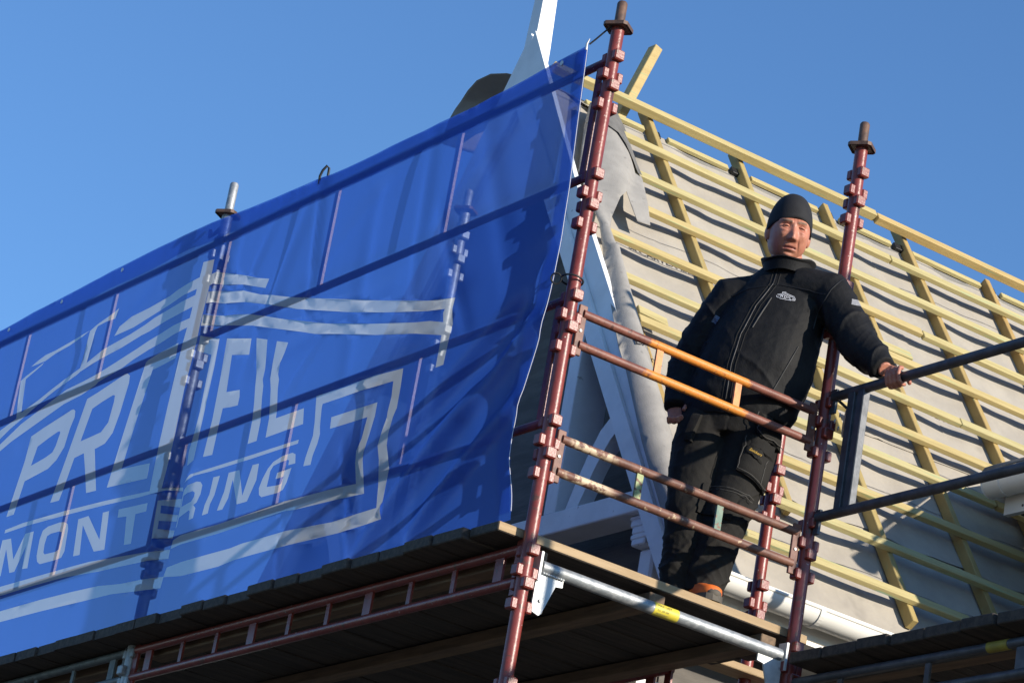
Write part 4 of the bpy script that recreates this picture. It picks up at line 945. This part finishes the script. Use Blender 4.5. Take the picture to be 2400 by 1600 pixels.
for p0, p1, w, am in (((1.15, .02, -.60), (1.00, .04, -.72), .014, -.008), ((1.14, .03, -.66), (.98, .04, -.80), .013, .007), ((1.13, .04, -.75), (.95, .05, -.86), .013, -.007),
                      ((1.22, -.12, -.56), (1.20, -.02, -.62), .012, -.009), ((1.25, -.20, -.64), (1.20, -.15, -.73), .012, -.010), ((1.24, -.23, -.66), (1.20, -.17, -.76), .010, .008),
                      ((1.24, -.27, -.72), (1.20, -.24, -.79), .010, -.008), ((.90, .30, -.60), (.80, .36, -.66), .014, -.008), ((.86, .33, -.74), (.78, .40, -.72), .012, -.010),
                      ((.84, .32, -.79), (.77, .40, -.80), .012, .008), ((.92, .12, -.86), (1.12, .06, -.84), .014, .006), ((.90, .14, -.93), (1.14, .06, -.90), .013, -.007)):
    CREASE.append((V(*p0), V(*p1), w, am))
bm = NB()
loft(bm, [oval((1.006, .247, -1.010), .215, .150, tilt=-.10), oval((1.010, .243, -.985), .224, .160, tilt=-.10), oval((1.016, .226, -.915), .232, .172, tilt=-.06), oval((1.030, .206, -.800), .232, .180), oval((1.048, .194, -.660), .224, .165), oval((1.078, .178, -.530), .212, .145), oval((1.092, .170, -.440), .190, .122), oval((1.096, .166, -.375), .130, .098), oval((1.092, .160, -.335), .088, .088), oval((1.085, .155, -.315), .078, .080)])
sweep(bm, [V(1.10, .10, -.43)] + [ARM_L[0]+V(0, 0, .005), (ARM_L[0]+ARM_L[1])/2+V(.010, 0, 0), ARM_L[1], (ARM_L[1]+ARM_L[2])/2, ARM_L[2]+V(-.002, .004, .004)], [.090, .092, .085, .078, .068, .050], 20)
sweep(bm, [V(1.04, .24, -.45)] + [ARM_R[0]+V(0, 0, .0), (ARM_R[0]+ARM_R[1])/2+V(-.008, 0, 0), ARM_R[1], (ARM_R[1]+ARM_R[2])/2, ARM_R[2]+V(-.006, -.028, -.045)], [.088, .092, .085, .075, .066, .054], 20)
jm = fuse(bm, .0056, 6, jk)
jacket = mobj('jacket', jm, 'jacket', person)
# collar standing open round the neck
bm = NB(); rings = []
for j in range(7):
    u = j/6; ring = []
    for k in range(40):
        t = 2*math.pi*k/40; fr = .5+.5*math.sin(t)
        c = V(1.088, .158, -.352) + V(-.012, -.014, 0)*u + UZ*(.062*u - .048*fr*u)
        ring.append(c + TR*math.cos(t)*(.096+.016*u) + TF*math.sin(t)*(.094+.022*u) + UZ*(.004*math.sin(5*t)))
    rings.append(ring)
top = rings[-1]; cc = sum(top, V(0, 0, 0))/40
for s_, dz in ((.95, .004), (.90, -.006), (.86, -.05)): rings.append([cc + (p-cc)*s_ + UZ*dz for p in top])
loft(bm, rings, caps=False); part('collar', bm, 'jacket', jacket, 180)
jt = BVHTree.FromPolygons([v.co.copy() for v in jacket.data.vertices], [list(p.vertices) for p in jacket.data.polygons])
PL = wloc(person)
def on_jacket(p, d, off=.002):
    """nearest jacket surface seen along direction -d from p"""
    h = jt.ray_cast(Vector(p) - PL + d*.6, -d, 1.2)
    if h[0] is None: h = jt.find_nearest(Vector(p)-PL)
    return h[0] + PL + h[1]*off
def strip(pts, d, r, name, m, parent=jacket, off=.001, bmx=None):
    q = []
    for a, b in zip(pts, pts[1:]):
        a, b = Vector(a), Vector(b); n = max(2, int((b-a).length/.02))
        q += [a + (b-a)*k/n for k in range(n)]
    q.append(Vector(pts[-1])); q = [on_jacket(p, d, off) for p in q]
    bm = bmx or NB(); sweep(bm, q, r, 6)
    if bmx is None: return part(name, bm, m, parent, 60)
ZIP = [V(.985, .08, -.375), V(.972, .08, -.45), V(.925, .11, -.56), V(.885, .13, -.70), V(.868, .14, -.83), V(.868, .14, -.985)]
strip(ZIP, FV, .0025, 'zip', 'zip_metal')
strip([p+RV*.016 for p in ZIP], FV, .0025, 'zip_flap', 'jacket', off=-.0005); strip([p-RV*.014 for p in ZIP], FV, .0025, 'zip_flap', 'jacket', off=-.0005)
strip([V(.97, .08, -.52), V(.935, .10, -.62), V(.92, .11, -.665)], FV, .0035, 'chest_zip', 'seam')
strip([V(.86, .18, -.50), V(.90, .14, -.475), V(.99, .06, -.455), V(1.09, .0, -.47), V(1.14, -.03, -.49)], FV, .0022, 'yoke_seam', 'seam')
strip([V(1.20, -.06, -.40), V(1.15, -.05, -.47), V(1.125, -.03, -.55), V(1.12, -.02, -.62)], FV, .0025, 'sleeve_seam', 'seam')
strip([V(1.09, .03, -.72), V(1.055, .05, -.83), V(1.02, .08, -.95)], FV, .003, 'pocket_zip', 'seam')
# chest emblem: the roof mark of the banner, small
def emblem(org, X_, Y_, segs, w, m, name, d):
    bm = NB()
    for a, b in segs:
        a, b = V(*a, 0), V(*b, 0); t = (b-a).normalized(); nn = V(-t.y, t.x, 0)*w/2; n = max(1, int((b-a).length/.008)); prev = None
        for k in range(n+1):
            p = a + (b-a)*k/n
            pr2 = [bm.verts.new(on_jacket(org + X_*(q.x) + Y_*(q.y), d, .0025)) for q in (p+nn, p-nn)]
            if prev: bm.faces.new((prev[0], pr2[0], pr2[1], prev[1]))
            prev = pr2
    return part(name, bm, m, jacket)
EM = [((-.045, .000), (0, .016)), ((0, .016), (.048, .000)), ((-.040, -.006), (0, .008)), ((0, .008), (.050, -.008)), ((-.018, .012), (-.018, .020)), ((-.018, .020), (0, .022)),
      ((-.048, -.006), (-.046, -.016)), ((-.046, -.016), (-.030, -.020)), ((.050, -.008), (.050, -.022)), ((.050, -.022), (.018, -.024)), ((.034, -.014), (.044, -.014)), ((.044, -.014), (.044, -.019)), ((-.03, -.024), (.03, -.026))]
for k, xx in enumerate((-.026, -.017, -.007, .004, .013, .021)): EM.append(((xx-.002, -.016), (xx+.002, -.002)))
EM = EM + [((-.024, -.002), (-.018, -.004)), ((-.018, -.004), (-.020, -.009)), ((-.007, -.002), (.003, -.002)), ((-.009, -.016), (.001, -.016)), ((.006, -.003), (.011, -.003)), ((.019, -.016), (.028, -.016))]
EM = [((a[0]*.74, a[1]*.74), (b[0]*.74, b[1]*.74)) for a, b in EM]
emblem(V(1.01, .04, -.505), (RV*.97+UZ*-.06).normalized(), UZ, EM, .0023, 'emblem', 'chest_emblem', FV)
CD = (camo.matrix_world.translation - V(1.05, .1, -.5)).normalized()
LE = [((-.020, .010-.0040*k), (.026, .010-.0040*k)) for k in range(6)]
emblem(V(1.205, -.085, -.487)+RV*.045, RV, UZ, LE, .0030, 'reflector', 'sleeve_reflector', CD)
emblem(V(.868, .285, -.607), (RV*.93+UZ*-.36).normalized(), (UZ*.93+RV*.36).normalized(), [((-.012, .014-.007*k), (.010, .014-.007*k)) for k in range(5)], .005, 'emblem_dim', 'sleeve_reflector', CD)
# --- trousers
LEG_L = [V(1.060, .185, -1.00), V(1.000, .158, -1.27), V(.968, .150, -1.40), V(.915, .172, -1.765)]
LEG_R = [V(.920, .310, -1.00), V(.872, .275, -1.28), V(.860, .262, -1.40), V(.872, .262, -1.765)]
def tk(c, q):
    n = .005*noise.noise(V(c.x*8, c.y*8, c.z*5)) + .0009*noise.noise(V(c.x*60, c.y*60, c.z*60))
    a = limb_t(c, LEG_L); b = limb_t(c, LEG_R); r, t, o = a if a[0] < b[0] else b; sd = 0 if a[0] < b[0] else 4
    low = max(0, min(1, (t-.45)/.22)); kn = math.exp(-((t-.40)/.08)**2); top = max(0, min(1, (.16-t)/.14))
    n += (.22 + .6*low + .5*kn + .5*top)*(.0105*ridge(V(t*11 + o.x*13, o.y*6 + sd, o.x*4)) - .003)
    n += (.3 + .7*low)*.005*ridge(V(t*23 - o.x*16, o.y*12, sd+1.0))
    return n
bm = NB()
loft(bm, [oval((1.000, .243, -.930), .185, .125), oval((.995, .247, -1.02), .195, .130), oval((.980, .250, -1.09), .175, .120)])
sweep(bm, [V(1.060, .185, -1.00), V(1.035, .172, -1.14), V(1.000, .158, -1.27), V(.968, .150, -1.40), V(.945, .155, -1.53), V(.925, .165, -1.66), V(.915, .172, -1.765)], [.105, .116, .105, .092, .085, .084, .080], 22)
sweep(bm, [V(.920, .310, -1.00), V(.895, .295, -1.14), V(.872, .275, -1.28), V(.860, .262, -1.40), V(.862, .262, -1.53), V(.868, .262, -1.66), V(.872, .262, -1.765)], [.105, .112, .102, .090, .084, .084, .080], 22)
tm = fuse(bm, .0056, 6, tk)
trousers = mobj('trousers', tm, 'trousers', person)
tt = BVHTree.FromPolygons([v.co.copy() for v in trousers.data.vertices], [list(p.vertices) for p in trousers.data.polygons])
def on_tr(p, d, off):
    h = tt.ray_cast(Vector(p) - PL + d*.6, -d, 1.2)
    if h[0] is None: h = tt.find_nearest(Vector(p)-PL)
    return h[0] + PL + h[1]*off
def patch(corners, d, off, th, name, m, parent):
    """a cloth patch sewn to the trousers: 4 corners, sampled on the surface"""
    A, B, C_, D_ = [Vector(c) for c in corners]; n = 9; bm = NB(); g0, g1 = [], []
    for j in range(n+1):
        r0, r1 = [], []
        for i in range(n+1):
            u, v = i/n, j/n; p = (A*(1-u)+B*u)*(1-v) + (D_*(1-u)+C_*u)*v
            e = min(u, 1-u, v, 1-v); s = on_tr(p, d, off + (th if e > .01 else th*.55)); r0.append(bm.verts.new(s)); r1.append(bm.verts.new(on_tr(p, d, -.004)))
        g0.append(r0); g1.append(r1)
    for j in range(n):
        for i in range(n): bm.faces.new((g0[j][i], g0[j][i+1], g0[j+1][i+1], g0[j+1][i]))
    bo = [g0[0][i] for i in range(n+1)] + [g0[j][n] for j in range(1, n+1)] + [g0[n][i] for i in range(n-1, -1, -1)] + [g0[j][0] for j in range(n-1, 0, -1)]
    bi = [g1[0][i] for i in range(n+1)] + [g1[j][n] for j in range(1, n+1)] + [g1[n][i] for i in range(n-1, -1, -1)] + [g1[j][0] for j in range(n-1, 0, -1)]
    for k in range(len(bo)): bm.faces.new((bo[k], bo[(k+1) % len(bo)], bi[(k+1) % len(bi)], bi[k]))
    return part(name, bm, m, parent, 40)
PD = (FV*.90 + RV*.44).normalized()
def tp(px, pz): return V(1.02, .16, 0) + RV*(px-.040) + UZ*(pz+.012)
pk = patch((tp(-.022, -1.120), tp(.110, -1.165), tp(.082, -1.335), tp(-.052, -1.275)), PD, .006, .018, 'thigh_pocket', 'trousers', trousers)
patch((tp(-.005, -1.120), tp(.090, -1.150), tp(.086, -1.205), tp(-.010, -1.178)), PD, .018, .012, 'pocket_flap', 'trousers', pk)
patch((tp(-.018, -1.165), tp(.040, -1.185), tp(.035, -1.235), tp(-.024, -1.205)), PD, .020, .010, 'phone_pocket', 'trousers', pk)
patch((tp(.010, -1.015), tp(.130, -1.055), tp(.125, -1.150), tp(.020, -1.125)), PD, .010, .022, 'holster_pocket', 'trousers', trousers)
patch((tp(-.115, -1.335), tp(.030, -1.365), tp(.005, -1.485), tp(-.125, -1.455)), FV, .003, .009, 'knee_patch', 'trousers', trousers)
def tstitch(pts, off, par, r=.0016):
    q = []
    for a, b in zip(pts, pts[1:]):
        n = 8; q += [a + (b-a)*k/n for k in range(n)]
    q.append(pts[-1]); bm = NB(); sweep(bm, [on_tr(p, PD, off) for p in q], r, 5); part('stitching', bm, 'stitch', par)
tstitch([tp(-.017, -1.130), tp(-.047, -1.268), tp(.078, -1.326)], .025, pk); tstitch([tp(.060, -1.215), tp(.040, -1.310)], .025, pk)
tstitch([tp(-.112, -1.345), tp(.026, -1.373)], .013, trousers); tstitch([tp(-.112, -1.358), tp(.026, -1.386)], .013, trousers)
tstitch([tp(.012, -1.022), tp(.022, -1.118), tp(.120, -1.145)], .033, trousers)
me = text_mesh('Snickers', .016, (RV*.94+UZ*-.34).normalized(), (UZ*.94+RV*.34).normalized(), on_tr(tp(-.012, -1.196), PD, .036), PD, .003, shear=.3); mobj('embroidery', me, 'yellow_thread', pk)
patch((tp(-.17, -1.045), tp(-.125, -1.055), tp(-.135, -1.175), tp(-.18, -1.165)), (FV*.8-RV*.6).normalized(), .006, .016, 'holster_pocket', 'trousers', trousers)
# --- shoes
def shoe(heel, toe, w, name):
    d = (toe-heel); L_ = d.length; d.normalize(); s = V(-d.y, d.x, 0)
    bm = NB(); rings = []
    for t, wd, h, z0 in ((0, .028, .075, .012), (.10, .036, .105, .012), (.25, .040, .115, .012), (.42, .041, .100, .012), (.60, .045, .078, .012), (.78, .047, .062, .012), (.92, .038, .052, .014), (1.0, .016, .036, .018)):
        c = heel + d*L_*t
        rings.append([c + s*wd*math.copysign(abs(math.cos(a))**.8, math.cos(a)) + UZ*(z0 + h*(.5+.5*math.copysign(abs(math.sin(a))**.7, math.sin(a)))) for a in (2*math.pi*k/18 for k in range(18))])
    loft(bm, rings); sh = part(name, bm, 'shoe_orange', person, 180)
    bm = NB(); pts = []
    for t, wd in ((0, .026), (.03, .034), (.2, .041), (.45, .042), (.65, .048), (.82, .049), (.95, .038), (1.01, .016)):
        pts.append((t, wd))
    pl = [heel + d*L_*t + s*wd for t, wd in pts] + [heel + d*L_*t - s*wd for t, wd in pts[::-1]]
    prism(bm, [p + UZ*.001 for p in pl], UZ*.026); part('sole', bm, 'shoe_sole', sh)
    bm = NB(); c = heel + d*L_*.97; ell(bm, c - d*.016 + UZ*.032, (.034, .030, .024), None, 14); part('toe_cap', bm, 'shoe_sole', sh, 180)
    return sh
shoe(V(.900, .275, DT), V(.885, .035, DT), .05, 'shoe')
shoe(V(.865, .430, DT), V(.815, .215, DT), .05, 'shoe')
